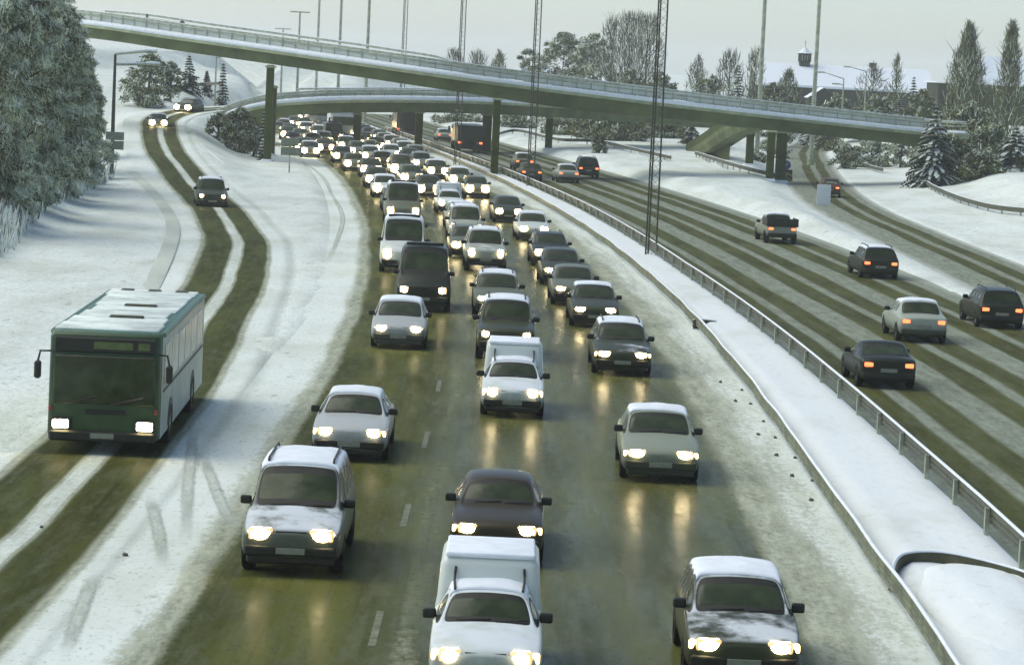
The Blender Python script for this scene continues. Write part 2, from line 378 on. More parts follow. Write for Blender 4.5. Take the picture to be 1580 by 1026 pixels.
def fbm(X, Y, s, seed, oct=3):
    out = np.zeros(X.shape)
    r = np.random.RandomState(seed)
    for o in range(oct):
        for _ in range(3):
            a = r.rand() * 2 * PI; f = s * (2 ** o) * (0.7 + 0.6 * r.rand()); ph = r.rand() * 7
            out += np.sin((X * math.cos(a) + Y * math.sin(a)) * f + ph + 1.7 * np.sin((X * math.sin(a) - Y * math.cos(a)) * f * 0.6 + ph * 2)) / 2 ** o
    return out / 3
Z = 0.12 + 0.03 * fbm(X, Y, 0.6, 1) + 0.022 * fbm(X, Y, 2.2, 2)
bx = np.interp(yy, [34, 100, 125, 150, 190, 215, 260, 300, 420], [-17, -19.5, -20.8, -21.5, -26.5, -31, -42, -50, -60])[:, None]
Z = Z + 3.0 * ss(0.0, 9.0, bx - X) * ss(60, 110, Y) + 3.0 * ss(6, 40, bx - X) * ss(290, 240, Y)
Z = Z + 3.6 * ss(262, 300, Y) * ss(-28, -36, X)
Z = Z + 1.7 * ss(298, 328, Y) * ss(-30, -40, X)
Z = Z + 0.45 * ss(0.3, 2.5, X - (CXA + RBA + 11.6)) * (1 + 0.4 * fbm(X, Y, 0.35, 5)) * ss(22.0, 19.0, X - 5 * ss(210, 330, Y))
Z = Z + 1.2 * ss(27, 40, X - 8 * ss(210, 330, Y)) + 0.7 * ss(34, 38, X - 8 * ss(210, 330, Y))
Z = Z + 1.6 * ss(330, 420, Y) * ss(8, 20, X)
edge = np.minimum(X - (CXA - 6.9), (CXA + RBA + 11.7) - X)
Z = np.where(edge > -1.0, np.minimum(Z, Z * (1 - ss(-1.0, 0.2, edge)) - 0.15 * ss(-1.0, 0.2, edge)), Z)
d, rz = near([p for p in RAMP if p.y < 288 and p.x < -2 and not (p.y > 280 and p.x > -32)], X, Y); k = ss(7.5, 2.4, d); Z = Z * (1 - k) + (rz + 0.03 + 0.02 * fbm(X, Y, 2.0, 9)) * k
kk = np.where(Y > 95, ss(2.9, 2.2, d), ss(2.25, 1.7, d)); Z = Z * (1 - kk) + (rz - 0.10) * kk
d2, _ = near(SLIP, X, Y); k = ss(5.5, 3.0, d2); Z = Z * (1 - k) + 0.06 * k; kk = ss(3.1, 2.5, d2); Z = Z * (1 - kk) - 0.12 * kk
Z = np.where(edge > 0.2, np.minimum(Z, -0.15), Z)
Z = np.where((Y < 90) & (X > -9.0) & (X < 5), np.minimum(Z, -0.15), Z)
nx, ny = len(xs), len(yy)
me = bpy.data.meshes.new("ground")
vv = np.stack([X.ravel(), Y.ravel(), Z.ravel()], 1)
idx = np.arange(nx * ny).reshape(ny, nx)
ff = np.stack([idx[:-1, :-1], idx[:-1, 1:], idx[1:, 1:], idx[1:, :-1]], -1).reshape(-1, 4)
me.from_pydata(vv.tolist(), [], ff.tolist()); me.materials.append(M_SNOW); me.polygons.foreach_set("use_smooth", [True] * len(ff)); me.update()
tag(link("ground", me), kind="structure")
def ground_z(x, y):
    i = min(max(int(np.searchsorted(yy, y)), 1), ny - 1); j = min(max(int(np.searchsorted(xs, x)), 1), nx - 1)
    ty = (y - yy[i - 1]) / (yy[i] - yy[i - 1]); tx = (x - xs[j - 1]) / (xs[j] - xs[j - 1])
    return float((Z[i - 1, j - 1] * (1 - tx) + Z[i - 1, j] * tx) * (1 - ty) + (Z[i, j - 1] * (1 - tx) + Z[i, j] * tx) * ty)
def drop(px, py, lift=0.0):
    """where the ray of that pixel meets the ground"""
    d = ray(px, py); t = 30.0
    while t < 1200:
        p = CAM + d * t
        if p.z <= ground_z(p.x, p.y): break
        t += 0.4
    return Vector((p.x, p.y, ground_z(p.x, p.y) + lift))

foot = strip("footpath", [Vector((p.x, p.y, ground_z(p.x, p.y) + 0.02)) for p in FOOT], [-0.35, 0, 0.35], [0.0, 0.02, 0.0], make_snow("trodden_snow", 0.45, (0.42, 0.45, 0.40), False))
def track_mat():
    n = N("tyre_pressed_snow"); o = coords(n); c, f2 = snow_color(n, o, 0.16, SNOW_C, True); uv = coords(n, "UV")
    sx = n.n("ShaderNodeSeparateXYZ"); n.link(uv, sx.inputs[0]); nz = n.noise(o, 5, 5, 0.7)
    a = n.math('ADD', n.math('ABSOLUTE', sx.outputs[0]), n.math('MULTIPLY', n.math('SUBTRACT', nz, 0.5), 0.12))
    e = n.math('MULTIPLY', n.mapr(sx.outputs[1], 0.02, 0.35), n.mapr(sx.outputs[1], 0.98, 0.55))
    n.base(n.mix(0.48, c, (0.36, 0.395, 0.31)), 0.85, 0.2)
    tb = n.n("ShaderNodeBsdfTransparent"); m2 = n.n("ShaderNodeMixShader"); n.link(n.math('MULTIPLY', n.mapr(a, 0.17, 0.05), e), m2.inputs[0]); n.link(tb.outputs[0], m2.inputs[1]); n.link(n.b.outputs[0], m2.inputs[2])
    n.link(m2.outputs[0], n.t.nodes["Material Output"].inputs["Surface"])
    h = n.math('ADD', n.math('MULTIPLY', f2, 0.5), n.noise(o, 1.1, 6, 0.6)); n.bump(h, 0.5, 0.25)
    return n.m
M_TRACK = track_mat()
for pts in ([(300, 650), (290, 750), (285, 850)], [(310, 690), (340, 770), (375, 840)], [(228, 755), (245, 820), (252, 880)], [(150, 870), (120, 950), (95, 1020)], [(505, 290), (528, 330), (518, 375), (495, 420)], [(470, 250), (500, 275), (515, 310)]):
    pp = crom([G(a, b, 0.05) for a, b in pts], 8); tk_ = strip("tyre_track", [Vector((p.x, p.y, max(ground_z(p.x, p.y) + 0.015, 0.012))) for p in pp], [-0.2, 0, 0.2], [0, 0.002, 0], M_TRACK)
    uvd = tk_.data.uv_layers[0].data; mx = max(q.uv[1] for q in uvd)
    for q in uvd: q.uv = (q.uv[0], q.uv[1] / mx)
mb = MB()
for u, ph in ((-1.95, 1.5),):
    y = 44.0 + ph
    while y < 82:
        for a in range(3):
            y0, y1 = y + a, y + a + 1
            mb.face([(Cx(y0) + u - 0.06, y0, 0.005), (Cx(y0) + u + 0.06, y0, 0.005), (Cx(y1) + u + 0.06, y1, 0.005), (Cx(y1) + u - 0.06, y1, 0.005)])
        y += 12
tag(mb.build("lane_marking", M_MARK), kind="structure")

# ------------------------------------------------------------------ barriers
WBEAM = [(-0.045, 0.0), (-0.01, 0.04), (-0.045, 0.09), (-0.045, 0.13), (-0.01, 0.16), (-0.045, 0.20), (-0.045, 0.31), (0.0, 0.315), (0.035, 0.31), (0.035, 0.0)]
def barrier(name, label, path, h=0.42, posts=True, step=4.0, snow=True, jitter=0.0, cat="guard rail", postside=-1, mat=None, ground=None, group=None, posth=None):
    path = [Vector(p) for p in path]
    t = thing(name, label, cat, path[0], 0, group); o0 = path[0]
    loc = [p - o0 for p in path]
    if jitter:
        loc = [p + Vector((mn.noise(Vector((p.y * 0.16, 1, 0))) * jitter, 0, mn.noise(Vector((p.y * 0.21, 9, 0))) * jitter * 0.35)) for p in loc]
    mb = MB(); mb.sweep(loc, [(a, b + h) for a, b in WBEAM]); mb.build("beam", mat or M_STEELD, t)
    if snow:
        mb = MB(); mb.sweep(loc, [(-0.05, h + 0.317), (-0.03, h + 0.345), (0.015, h + 0.35), (0.04, h + 0.317)]); mb.build("snow_strip", M_SNOWCAP, t, True)
    if posts:
        acc = 0.0; nxt = 0.5; me = rbm("post", M_STEEL, [((0, 0, 0), (0.09, 0.13, h + 0.5))], 0.01)
        cap = None
        for i in range(1, len(loc)):
            sg = (loc[i] - loc[i - 1]).length
            while nxt <= acc + sg:
                q = loc[i - 1].lerp(loc[i], (nxt - acc) / sg); d = (loc[i] - loc[i - 1]).normalized()
                p = link("post", me, t, q + Vector((d.y * 0.10 * postside, -d.x * 0.10 * postside, (h + 0.5) / 2 - 0.2))); p.rotation_euler = (0, 0, math.atan2(d.y, d.x) - PI / 2)
                nxt += step
            acc += sg
    return t
barrier("guard_rail", "steel guard rail on short posts along the far edge of the snowy central reservation", [(Cx(y) + RB(y), y, 0.0) for y in [34 + 2 * i for i in range(165)]], h=0.46, step=4.0, postside=-1)
barrier("guard_rail", "low wavy guard rail sunk in snow beside the queue of oncoming traffic", [(Cx(y) + 6.9, y, 0.0) for y in [34 + 1.5 * i for i in range(215)]], h=0.16, posts=False, jitter=0.09, mat=M_RAILG)
def px_rail(label, pix, h, **kw):
    pts = crom([drop(*q) for q in pix], 8)
    barrier("guard_rail", label, pts, h=h, **kw)
a, b = G(1366, 888, 0.3), G(1590, 893, 0.3)
barrier("guard_rail", "curved dark rail end crossing the reservation beside a snow hump, at the lower edge", crom([Vector((6.95, 52.6, 0.12)), Vector((7.35, 54.2, 0.2)), Vector((8.2, 54.5, 0.22)), Vector((9.2, 53.6, 0.16)), Vector((9.75, 52.6, 0.1))], 8), h=-0.09, posts=False, snow=True)
barrier("guard_rail", "short dark rail stub lying across the reservation, half buried in snow", crom([G(1070, 503, 0.12), G(1078, 502.5, 0.12), G(1088, 503, 0.11), G(1104, 505, 0.06)], 6), h=-0.10, posts=False)
pr = [(400, 299), (378, 280), (352, 258), (325, 236), (305, 218), (292, 205), (285, 194), (288, 184), (302, 172)]
RAIL_R = []
for i, (px, py) in enumerate(pr):
    yv = [190, 203, 218, 233, 247, 258, 267, 277, 287][i]; q = A(px, py, yv); RAIL_R.append(q)
barrier("guard_rail", "guard rail curving along the snowy inner edge of the rising ramp", [q - Vector((0, 0, 0.55)) for q in crom(RAIL_R, 8)], h=0.24, step=4.0)
barrier("guard_rail", "distant snow covered guard rail beyond the bend of the ramp, under small spruces", crom([drop(222, 143), drop(250, 139), drop(290, 136), drop(340, 133), drop(388, 131)], 6), h=0.10, posts=False)
barrier("guard_rail", "guard rail curving below the snowy spruces beside the footpath", crom([drop(1430, 291), drop(1446, 300), drop(1480, 315), drop(1530, 329), drop(1590, 336)], 6), h=0.25, step=4)
barrier("guard_rail", "low rail end between the pillars and the pale shrubs, past the curving slip road", crom([drop(1322, 236), drop(1330, 256), drop(1346, 264), drop(1362, 268)], 6), h=0.2, posts=False)
barrier("guard_rail", "snow topped guard rail in front of the bridge pillars and chevron marker", crom([drop(1072, 243), drop(1110, 256), drop(1160, 271), drop(1222, 285)], 6), h=0.3, step=4)
barrier("guard_rail", "long thin guard rail on the snow slope in front of the dark bushes", crom([drop(770, 212), drop(800, 207), drop(860, 221), drop(920, 224), drop(990, 240), drop(1035, 250)], 6), h=0.25, step=6)
sh = bmesh.new(); bmesh.ops.create_uvsphere(sh, u_segments=40, v_segments=20, radius=1)
for v in sh.verts: v.co = Vector((v.co.x * 1.22, v.co.y * 4.6, v.co.z * 0.30)) * (1 + 0.10 * mn.noise(v.co * 1.9))
hump = link("snow_hump", bm_mesh(sh, "snow_hump", M_SNOWM)); hump.location = (8.45, 50.2, 0.16); tag(hump, "rounded hump of clean snow behind the curved rail end on the reservation", "snow heap")
rng = random.Random(5)
def lump(px, py, s, label=None):
    bm = bmesh.new(); bmesh.ops.create_icosphere(bm, subdivisions=2, radius=1)
    for v in bm.verts: v.co *= s * (0.75 + 0.5 * mn.noise(v.co * 1.7 + Vector((px, py, 0)))); v.co.z *= 0.75
    o = link("ice_lump", bm_mesh(bm, "ice_lump", M_ICE)); q = G(px, py, 0.05); o.location = (q.x, q.y, max(0.0, ground_z(q.x, q.y)) + s * 0.35)
    if Cx(q.y) + 6.95 < q.x < Cx(q.y) + RB(q.y): o.location.z = 0.28 + s * 0.3
    return tag(o, label, "ice lump", "dirty ice lumps along the wavy barrier")
for px, py in ((1112, 588), (1135, 617), (1170, 668), (1198, 700), (1222, 732), (1252, 769)): lump(px, py, 0.07, "small dark ice lump on the road side of the low wavy guard rail")
for px, py in ((1145, 600), (1158, 621), (1178, 648), (1196, 673), (1227, 704), (1254, 739), (1287, 784), (1324, 833)): lump(px, py, 0.06, "small dark ice lump on the clean snow just inside the wavy guard rail")
lump(193, 853, 0.07, "lone dark ice lump on the white snow between ramp and main road"); lump(64, 810, 0.05, "dark ice lump on the snowy strip between the ramp's wheel tracks")

M_PANEL = plain("frosted_parapet_panel", (0.60, 0.65, 0.60), 0.7, 0.3, var=0.15, scale=0.7)
# ------------------------------------------------------------------ bridges
def piece(path, a, b): return path[a:b + 1]
def bridge(name, label, path, deck_w, rail_h, side=1, post_step=1.9, fascia=0.42, girder=0.95, inset=0.7, near_rail=True, solid=False):
    """path: top of the near edge of the deck, from the low px to the high; deck extends away from the camera"""
    t = thing(name, label, "bridge", path[0]); o0 = Vector(path[0]); P = [Vector(p) - o0 for p in path]
    W = -deck_w                                                      # to the left of travel = away
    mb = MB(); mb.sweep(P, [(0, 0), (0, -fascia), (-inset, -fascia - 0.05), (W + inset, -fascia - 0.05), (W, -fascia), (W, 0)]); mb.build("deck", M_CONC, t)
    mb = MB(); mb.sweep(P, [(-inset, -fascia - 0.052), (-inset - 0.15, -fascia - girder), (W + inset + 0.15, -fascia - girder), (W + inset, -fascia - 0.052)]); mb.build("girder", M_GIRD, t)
    mb = MB(); mb.sweep(P, [(0.03, -0.20), (0.04, 0.05), (-0.1, 0.16), (-0.5, 0.17), (-1.1, 0.10), (W + 1.2, 0.10), (W + 0.5, 0.22), (W + 0.05, 0.2), (W, 0.003)]); mb.build("deck_snow", M_SNOWCAP, t, True)
    for sd, x in ((0, -0.35), (1, W + 0.35)):
        mb = MB(); mb.sweep(P, [(x - 0.06, rail_h - 0.17), (x + 0.06, rail_h - 0.17), (x + 0.06, rail_h), (x - 0.06, rail_h)])
        mb.sweep(P, [(x - 0.03, rail_h - 0.42), (x + 0.03, rail_h - 0.42), (x + 0.03, rail_h - 0.33), (x - 0.03, rail_h - 0.33)])
        mb.sweep(P, [(x - 0.02, 0.24), (x + 0.02, 0.24), (x + 0.02, 0.28), (x - 0.02, 0.28)])
        r = mb.build("railing", M_STEEL, t)
        if sd == 0:
            mb = MB(); mb.sweep(P, [(x - 0.075, 0.22), (x - 0.055, 0.22), (x - 0.055, rail_h - 0.2), (x - 0.075, rail_h - 0.2)]); mb.build("parapet_panel", M_PANEL, t)
        mb = MB(); mb.sweep(P, [(x - 0.06, rail_h + 0.002), (x + 0.06, rail_h + 0.002), (x + 0.04, rail_h + 0.05), (x - 0.04, rail_h + 0.05)]); mb.build("snow_strip", M_SNOWCAP, r, True)
        L = sum((P[i + 1] - P[i]).length for i in range(len(P) - 1)); step = post_step; acc = 0; nxt = 0.4
        me = rbm("rail_post", M_STEEL, [((0, 0, rail_h / 2), (0.055, 0.055, rail_h - 0.02))], 0.0)
        if sd == 0:
            for i in range(len(P) - 1):
                dd = P[i + 1] - P[i]; sg = dd.length
                while nxt <= acc + sg:
                    dh = Vector((dd.x, dd.y, 0)).normalized(); q = P[i].lerp(P[i + 1], (nxt - acc) / sg) + Vector((dh.y * x, -dh.x * x, 0)); link("rail_post", me, r, q); nxt += step
                acc += sg
    return t
def pier(px, base, top_z, w=0.62, d=1.0, label="", at=None, cap=True, group="concrete pillars under the bridges"):
    q = Vector(at) if at else drop(px, base)
    z0 = ground_z(q.x, q.y) - 0.2
    t = thing("bridge_pillar", label, "pillar", (q.x, q.y, z0), 0, group)
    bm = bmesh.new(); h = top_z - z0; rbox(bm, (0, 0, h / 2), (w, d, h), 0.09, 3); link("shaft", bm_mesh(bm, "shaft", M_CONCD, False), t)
    bm = bmesh.new(); rbox(bm, (0, 0, h - 0.15), (w * 1.35, d * 1.2, 0.16), 0.02, 1); link("bearing", bm_mesh(bm, "bearing", M_CONC, False), t)
    bm = bmesh.new(); rbox(bm, (0, 0, 0.2), (w * 1.6, d * 1.5, 0.34), 0.14, 3); link("snow_collar", bm_mesh(bm, "snow_collar", M_SNOWCAP), t)
    return t
UB = [(60, 28, 262), (152, 37, 256), (270, 54, 251), (400, 72, 246), (540, 92, 241), (680, 112, 238), (860, 136, 240), (1050, 159, 246), (1240, 181, 252), (1425, 201, 255.5), (1438, 202.4, 255.8)]
UBP = crom([D(*q) for q in UB], 6)
bridge("road_bridge", "long upper road bridge sloping across the whole motorway on slim dark pillars", UBP, 7.5, 0.98, post_step=1.35)
LB = [(330, 183, 289), (370, 168, 287), (420, 158, 286), (480, 154, 286), (545, 152, 288), (645, 152, 291), (760, 155, 298), (870, 161, 308), (960, 167, 318), (1060, 174, 331), (1120, 180, 340)]
LBP = crom([D(*q) for q in LB], 6)
bridge("road_bridge", "lower curved road bridge behind, carrying the ramp over the queue", LBP, 7.0, 0.80, post_step=1.5, girder=1.0)
def under(path, y0): return min(path, key=lambda p: abs(p.x - y0))
def pz(path, x, down=1.36): return under(path, x).z - down
for px, base, lb in ((412, 249, "slim tall pillar left of the queue, behind a frosted sapling and a road sign"), (762, 276, "tall pillar standing in the central reservation under the upper bridge"),
                     (1187, 279, "slimmer of two pillars behind the chevron marker"), (1203, 281, "thicker of two pillars, touching the blue road sign and chevron")):
    q = drop(px, base); pier(px, base, pz(UBP, q.x), 0.60 if px != 1203 else 0.85, 0.9, lb)
pier(424, 0, 9.0 - 2.8, 0.5, 0.8, "short dark pillar just behind the frosted sapling and slim tall pillar", at=(-21.6, 259.5, 0))
for px, base, yv, lb in ((551, 203, 292, "pillar of the lower bridge right beside the white box lorry"), (645, 233, 0, "pillar of the lower bridge in the central reservation"), (751, 212, 303, "broad pillar of the lower bridge seen just behind the tall reservation pillar"),
                         (846, 231, 0, "pillar of the lower bridge on the snow beside the opposite road")):
    q = A(px, base, yv) if yv else drop(px, base)
    pier(px, base, pz(LBP, q.x, 1.40), 0.75 if px != 751 else 0.95, 0.9, lb, at=(q.x, q.y + (0.0), 0))
# side ramp rising to join the upper bridge on the right
SR = crom([D(1088, 236, 322), D(1106, 226, 312), D(1130, 211, 298), D(1158, 193, 282), D(1186, 181, 268)], 6)
sr = thing("access_ramp", "short concrete access ramp climbing towards the upper bridge, with dark underside", "ramp", SR[0]); o0 = SR[0]; P = [p - o0 for p in SR]
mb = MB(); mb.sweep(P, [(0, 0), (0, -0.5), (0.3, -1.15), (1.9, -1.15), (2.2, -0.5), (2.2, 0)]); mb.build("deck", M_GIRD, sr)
mb = MB(); mb.sweep(P, [(-0.02, 0.0), (-0.02, 0.14), (0.2, 0.16), (0.5, 0.05), (2.0, 0.03), (2.1, 0.003)]); mb.build("deck_snow", M_SNOWCAP, sr, True)
mb = MB(); mb.sweep(P, [(2.0, 0.05), (2.12, 0.05), (2.12, 0.85), (2.0, 0.85)]); mb.build("parapet", M_CONCD, sr)
mb = MB()
for i in range(0, len(P) - 10):
    a, b = P[i], P[i + 1]; d = (b - a); d.z = 0; d.normalize(); r = Vector((d.y, -d.x, 0)) * 1.0
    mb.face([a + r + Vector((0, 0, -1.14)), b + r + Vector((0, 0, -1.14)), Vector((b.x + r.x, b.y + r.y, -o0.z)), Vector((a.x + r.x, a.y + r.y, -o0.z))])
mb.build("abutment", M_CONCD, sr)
pier(1155, 266, 4.0, 0.7, 0.8, "short pillar propping the access ramp, left of the two tall pillars", at=tuple(A(1155, 266, 279)))

# ------------------------------------------------------------------ masts, lamps, signs
def mast_meshes(h, w0=0.52, w1=0.36, br=0.75):
    legs = []
    for k in range(3):
        a = PI / 2 + 2 * PI * k / 3; c = (math.cos(a) * 0.577, math.sin(a) * 0.577)
        mb = MB(); mb.tube([(c[0] * w0, c[1] * w0, 0), (c[0] * w1, c[1] * w1, h)], [0.045, 0.034], 6); legs.append(mb.mesh("leg", [M_MAST]))
    mb = MB(); n = int(h / br)
    def pt(k, z):
        a = PI / 2 + 2 * PI * k / 3; ww = w0 + (w1 - w0) * z / h; return Vector((math.cos(a) * 0.577 * ww, math.sin(a) * 0.577 * ww, z))
    for i in range(n):
        z0, z1 = i * h / n, (i + 1) * h / n
        for k in range(3):
            mb.tube([pt(k, z0), pt((k + 1) % 3, (z0 + z1) / 2)], 0.010, 3, cap=False); mb.tube([pt((k + 1) % 3, (z0 + z1) / 2), pt(k, z1)], 0.010, 3, cap=False)
    br_ = mb.mesh("bracing", [M_MAST])
    mb = MB()
    for k in range(3): mb.tube([pt(k, 5.0) - Vector((0, 0, 0.05)), pt(k, 5.0) + Vector((0, 0, 0.05))], 0.085, 8)
    fl = mb.mesh("flange", [M_STEEL]); return legs, br_, fl
MAST = mast_meshes(30)
def mast(px, py, label, at=None, s=1.0):
    q = drop(px, py) if at is None else Vector(at)
    t = thing("lattice_mast", label, "mast", (q.x, q.y, q.z - 0.1), 0.25, "lattice lighting masts along the motorway"); t.scale = (s, s, 1)
    for lm in MAST[0]: link("leg", lm, t)
    link("bracing", MAST[1], t); link("flange", MAST[2], t)
mast(1002, 406, "tallest and widest lattice mast, standing on the reservation beside the guard rail")
mast(817, 296, "slender lattice mast in the reservation, second along from the widest one")
mast(704, 257, "thin lattice mast in the reservation, directly left of the tall reservation pillar")
for px, yv, lb in ((629, 330, "faint lattice mast behind the upper bridge, between the thin mast and three fainter poles"),):
    p = A(px - 7, 100, yv); mast(0, 0, lb, at=(p.x, p.y, 0.0))
def pole_mesh(h, r0, r1): mb = MB(); mb.tube([(0, 0, 0), (0, 0, h)], [r0, r1], 8); return mb.mesh("shaft", [M_STEEL])
PM = pole_mesh(34, 0.24, 0.15)
for px, yv, lb in ((570, 400, "pale high mast fading in the haze, nearest the faint lattice mast"), (527, 450, "pale high mast in the haze, middle one of three beside the faint lattice mast"), (493, 500, "pale high mast in the haze beside the two small double lamps"),
                   (1179, 300, "plain pale high mast over the bushes, left of the cupola"), (1263, 310, "plain pale high mast rising just right of the cupola")):
    p = A(px - 4, 100, yv); t = thing("high_mast", lb, "mast", (p.x, p.y, 0)); link("shaft", PM, t); mb = MB(); mb.tube([(0, 0, 0), (0, 0, 0.6)], 0.4, 10); mb.build("base_plinth", M_CONC, t)
    mb = MB(); mb.tube([(0, 0, 34), (0, 0, 34.5)], [0.9, 0.6], 10); mb.build("lamp_crown", M_STEEL, t)
def lamp(px, top, yv, arms, label, z0=None, r=0.07, snow=True, group=None):
    p = A(px, top, yv); g = ground_z(p.x, p.y) if z0 is None else z0; h = p.z - g
    t = thing("street_lamp", label, "street lamp", (p.x, p.y, g - 0.1), 0, group)
    mb = MB(); mb.tube([(0, 0, 0), (0, 0, h * 0.6), (0, 0, h + 0.1)], [r * 1.3, r, r * 0.75], 8); mb.build("pole", M_MAST if snow else M_STEEL, t)
    for dx, dy, dz, z1 in arms:
        e = Vector((dx, dy, h + z1 + dz)); s0 = Vector((0, 0, h + z1))
        mb = MB(); mb.tube([s0, s0.lerp(e, 0.6), e], [r * 0.7, r * 0.6, r * 0.5], 6); a_ = mb.build("arm", M_STEEL, t)
        sg = 1 if dx > 0 else -1
        bm = bmesh.new(); rbox(bm, e + Vector((sg * 0.35, 0, 0.0)), (0.85, 0.3, 0.16), 0.06, 2); link("lamp_head", bm_mesh(bm, "lamp_head", M_STEEL), a_)
        if snow:
            mb = MB(); mb.tube([s0 + Vector((0, 0, 0.10)), e + Vector((0, 0, 0.10))], 0.055, 6); mb.build("arm_snow", M_SNOWCAP, a_, True)
            bm = bmesh.new(); rbox(bm, e + Vector((sg * 0.35, 0, 0.13)), (0.95, 0.34, 0.16), 0.07, 3); link("head_snow", bm_mesh(bm, "head_snow", M_SNOWCAP), a_)
    return t
ll = lamp(178, 84, 204, [(2.1, -0.3, 0.25, 0.1), (2.2, 0.4, 0.12, -0.62)], "dark street lamp with two snow laden arms, at the foot of the frosted trees", r=0.12)
def panel(name, parent, c, d, mat, bev=0.015): bm = bmesh.new(); rbox(bm, c, d, bev, 1); return link(name, bm_mesh(bm, name, mat, False), parent)
sg = thing("road_sign", "pair of grey sign backs stacked on the dark lamp post by the frosted trees", "road sign", A(177, 217, 203.6)); panel("sign_panel", sg, (0, 0, 0.30), (1.25, 0.05, 0.56), M_GREY); panel("sign_panel", sg, (0, 0, -0.32), (1.25, 0.05, 0.6), M_GREY)
q = drop(446, 267); s2 = thing("road_sign", "two grey sign panels on a thin post at the tip of the snow island", "road sign", q)
hz = A(446, 212, q.y).z - q.z
mb = MB(); mb.tube([(0, 0, -0.2), (0, 0, hz)], 0.06, 8); mb.build("post", M_STEEL, s2)
panel("sign_panel", s2, (0.0, -0.09, hz - 0.35), (1.35, 0.05, 0.62), M_GREY); panel("sign_panel", s2, (0.1, -0.09, hz - 1.05), (1.55, 0.05, 0.62), M_GREY)
q = drop(1270, 321); s3 = thing("road_sign", "blank white rectangular sign on a bent post beside the slip road", "road sign", q); z1 = A(1270, 285, q.y).z - q.z; z0 = A(1270, 317, q.y).z - q.z
mb = MB(); mb.tube([(0.1, 0.06, -0.2), (0.1, 0.06, z1), (0.16, 0.06, z1 + 0.16), (0.5, 0.06, z1 + 0.18), (0.9, 0.06, z1 + 0.12)], 0.04, 8); mb.build("post", M_STEEL, s3)
panel("sign_panel", s3, (0, 0, (z0 + z1) / 2), (0.98, 0.05, z1 - z0), M_WHITE)
q = drop(1212, 282); s4 = thing("chevron_marker", "black and yellow chevron marker at the foot of the thick pillar", "road sign", (q.x, q.y, q.z))
panel("board", s4, (0, -0.7, 0.62), (0.95, 0.05, 1.0), M_TRIM)
mb = MB()
for z in (0.22, 0.62):
    for sgn in (-1, 1): mb.face([(0, -0.731, z + 0.30), (0, -0.731, z + 0.12), (sgn * 0.44, -0.731, z - 0.1), (sgn * 0.44, -0.731, z + 0.08)])
mb.build("chevrons", M_YEL, s4)
mb = MB(); mb.tube([(0, -0.66, -0.2), (0, -0.66, 1.15)], 0.035, 6); mb.build("post", M_STEEL, s4)
p5 = A(1213, 255, q.y - 0.4); s5 = thing("road_sign", "round blue arrow sign above the chevron marker", "road sign", (p5.x, p5.y, p5.z))
mb = MB(); mb.tube([(0, 0.03, 0), (0, -0.03, 0)], 0.40, 20); mb.build("disc", M_BLUE, s5)
mb = MB(); mb.box((0.0, -0.036, 0.0), (0.09, 0.01, 0.40), rot=Matrix.Rotation(0.7, 3, 'Y')); mb.face([(0.0, -0.042, -0.26), (-0.26, -0.042, -0.02), (-0.24, -0.042, -0.26)]); mb.build("arrow", M_WHITE, s5)
mb = MB(); mb.tube([(0, 0.06, -p5.z), (0, 0.06, 0.1)], 0.03, 6); mb.build("post", M_STEEL, s5)
G_R = None
lamp(1302, 122, 330, [(-2.2, 0, 0.6, 0.1), (-0.5, 0, 0.1, -0.6)], "grey street lamp with two lamp heads over the right end of the upper bridge", r=0.09, snow=False)
lamp(1337, 111, 345, [(-1.9, 0, 0.45, 0.1)], "single arm street lamp in front of the big snowy roof", r=0.09, snow=False)
lamp(463, 18, 420, [(-0.6, 0, 0, 0), (0.6, 0, 0, 0)], "taller hazy double lamp behind the upper bridge", r=0.16, snow=False, z0=0)
lamp(437, 44, 500, [(-0.6, 0, 0, 0), (0.6, 0, 0, 0)], "shorter hazy double lamp behind the upper bridge", r=0.16, snow=False, z0=0)
lamp(334, 88, 300, [(0.9, 0, 0.2, 0)], "thin lamp post near the small spruces at the bend of the ramp", r=0.09, snow=False)
for px, py, lb in ((227, 26, "tiny square sign on the upper bridge railing"), (281, 37, "tiny round dark sign on the upper bridge railing")):
    q = D(px, py, 253.5); t = thing("small_sign", lb, "road sign", q)
    mb = MB(); mb.tube([(0, 0.03, 0), (0, -0.03, 0)], 0.24, 12) if px > 250 else mb.box((0, 0, 0), (0.22, 0.05, 0.45)); mb.build("sign_plate", M_TRIM if px > 250 else M_GREY, t)
    mb = MB(); mb.tube([(0, 0.05, 0.1), (0, 0.05, -0.9)], 0.03, 6); mb.build("post", M_STEEL, t)

# ------------------------------------------------------------------ buildings on the right
q0 = A(1180, 130, 480); 
hall = thing("long_hall", "long low building under a huge snow covered roof with a cupola", "building", (q0.x, q0.y, 0))
def HL(px, py, yv): return A(px, py, yv) - Vector((q0.x, q0.y, 0))
a, b, c, d_ = HL(1175, 96, 492), HL(1432, 108, 496), HL(1446, 143, 482), HL(1165, 128, 478)
mb = MB(); th = Vector((0, 0, -0.35)); back = [a + Vector((0, 14, -3.2)), b + Vector((0, 14, -3.2))]
for F4 in ([d_, c, b, a], [a, b, back[1], back[0]], [c, c + th, b + th, b], [d_ + th, d_, a, a + th], [c + th, c, d_, d_ + th], [d_ + th, a + th, b + th, c + th]): mb.face(F4)
mb.build("roof", M_SNOWCAP, hall)
mb = MB(); iy = Vector((0, 0.6, 0))
w0, w1 = d_ + iy + th, c + iy + th
mb.face([Vector((w0.x + .4, w0.y, -1)), Vector((w1.x - .4, w1.y, -1)), Vector((w1.x - .4, w1.y, w1.z + .2)), Vector((w0.x + .4, w0.y, w0.z + .2))])
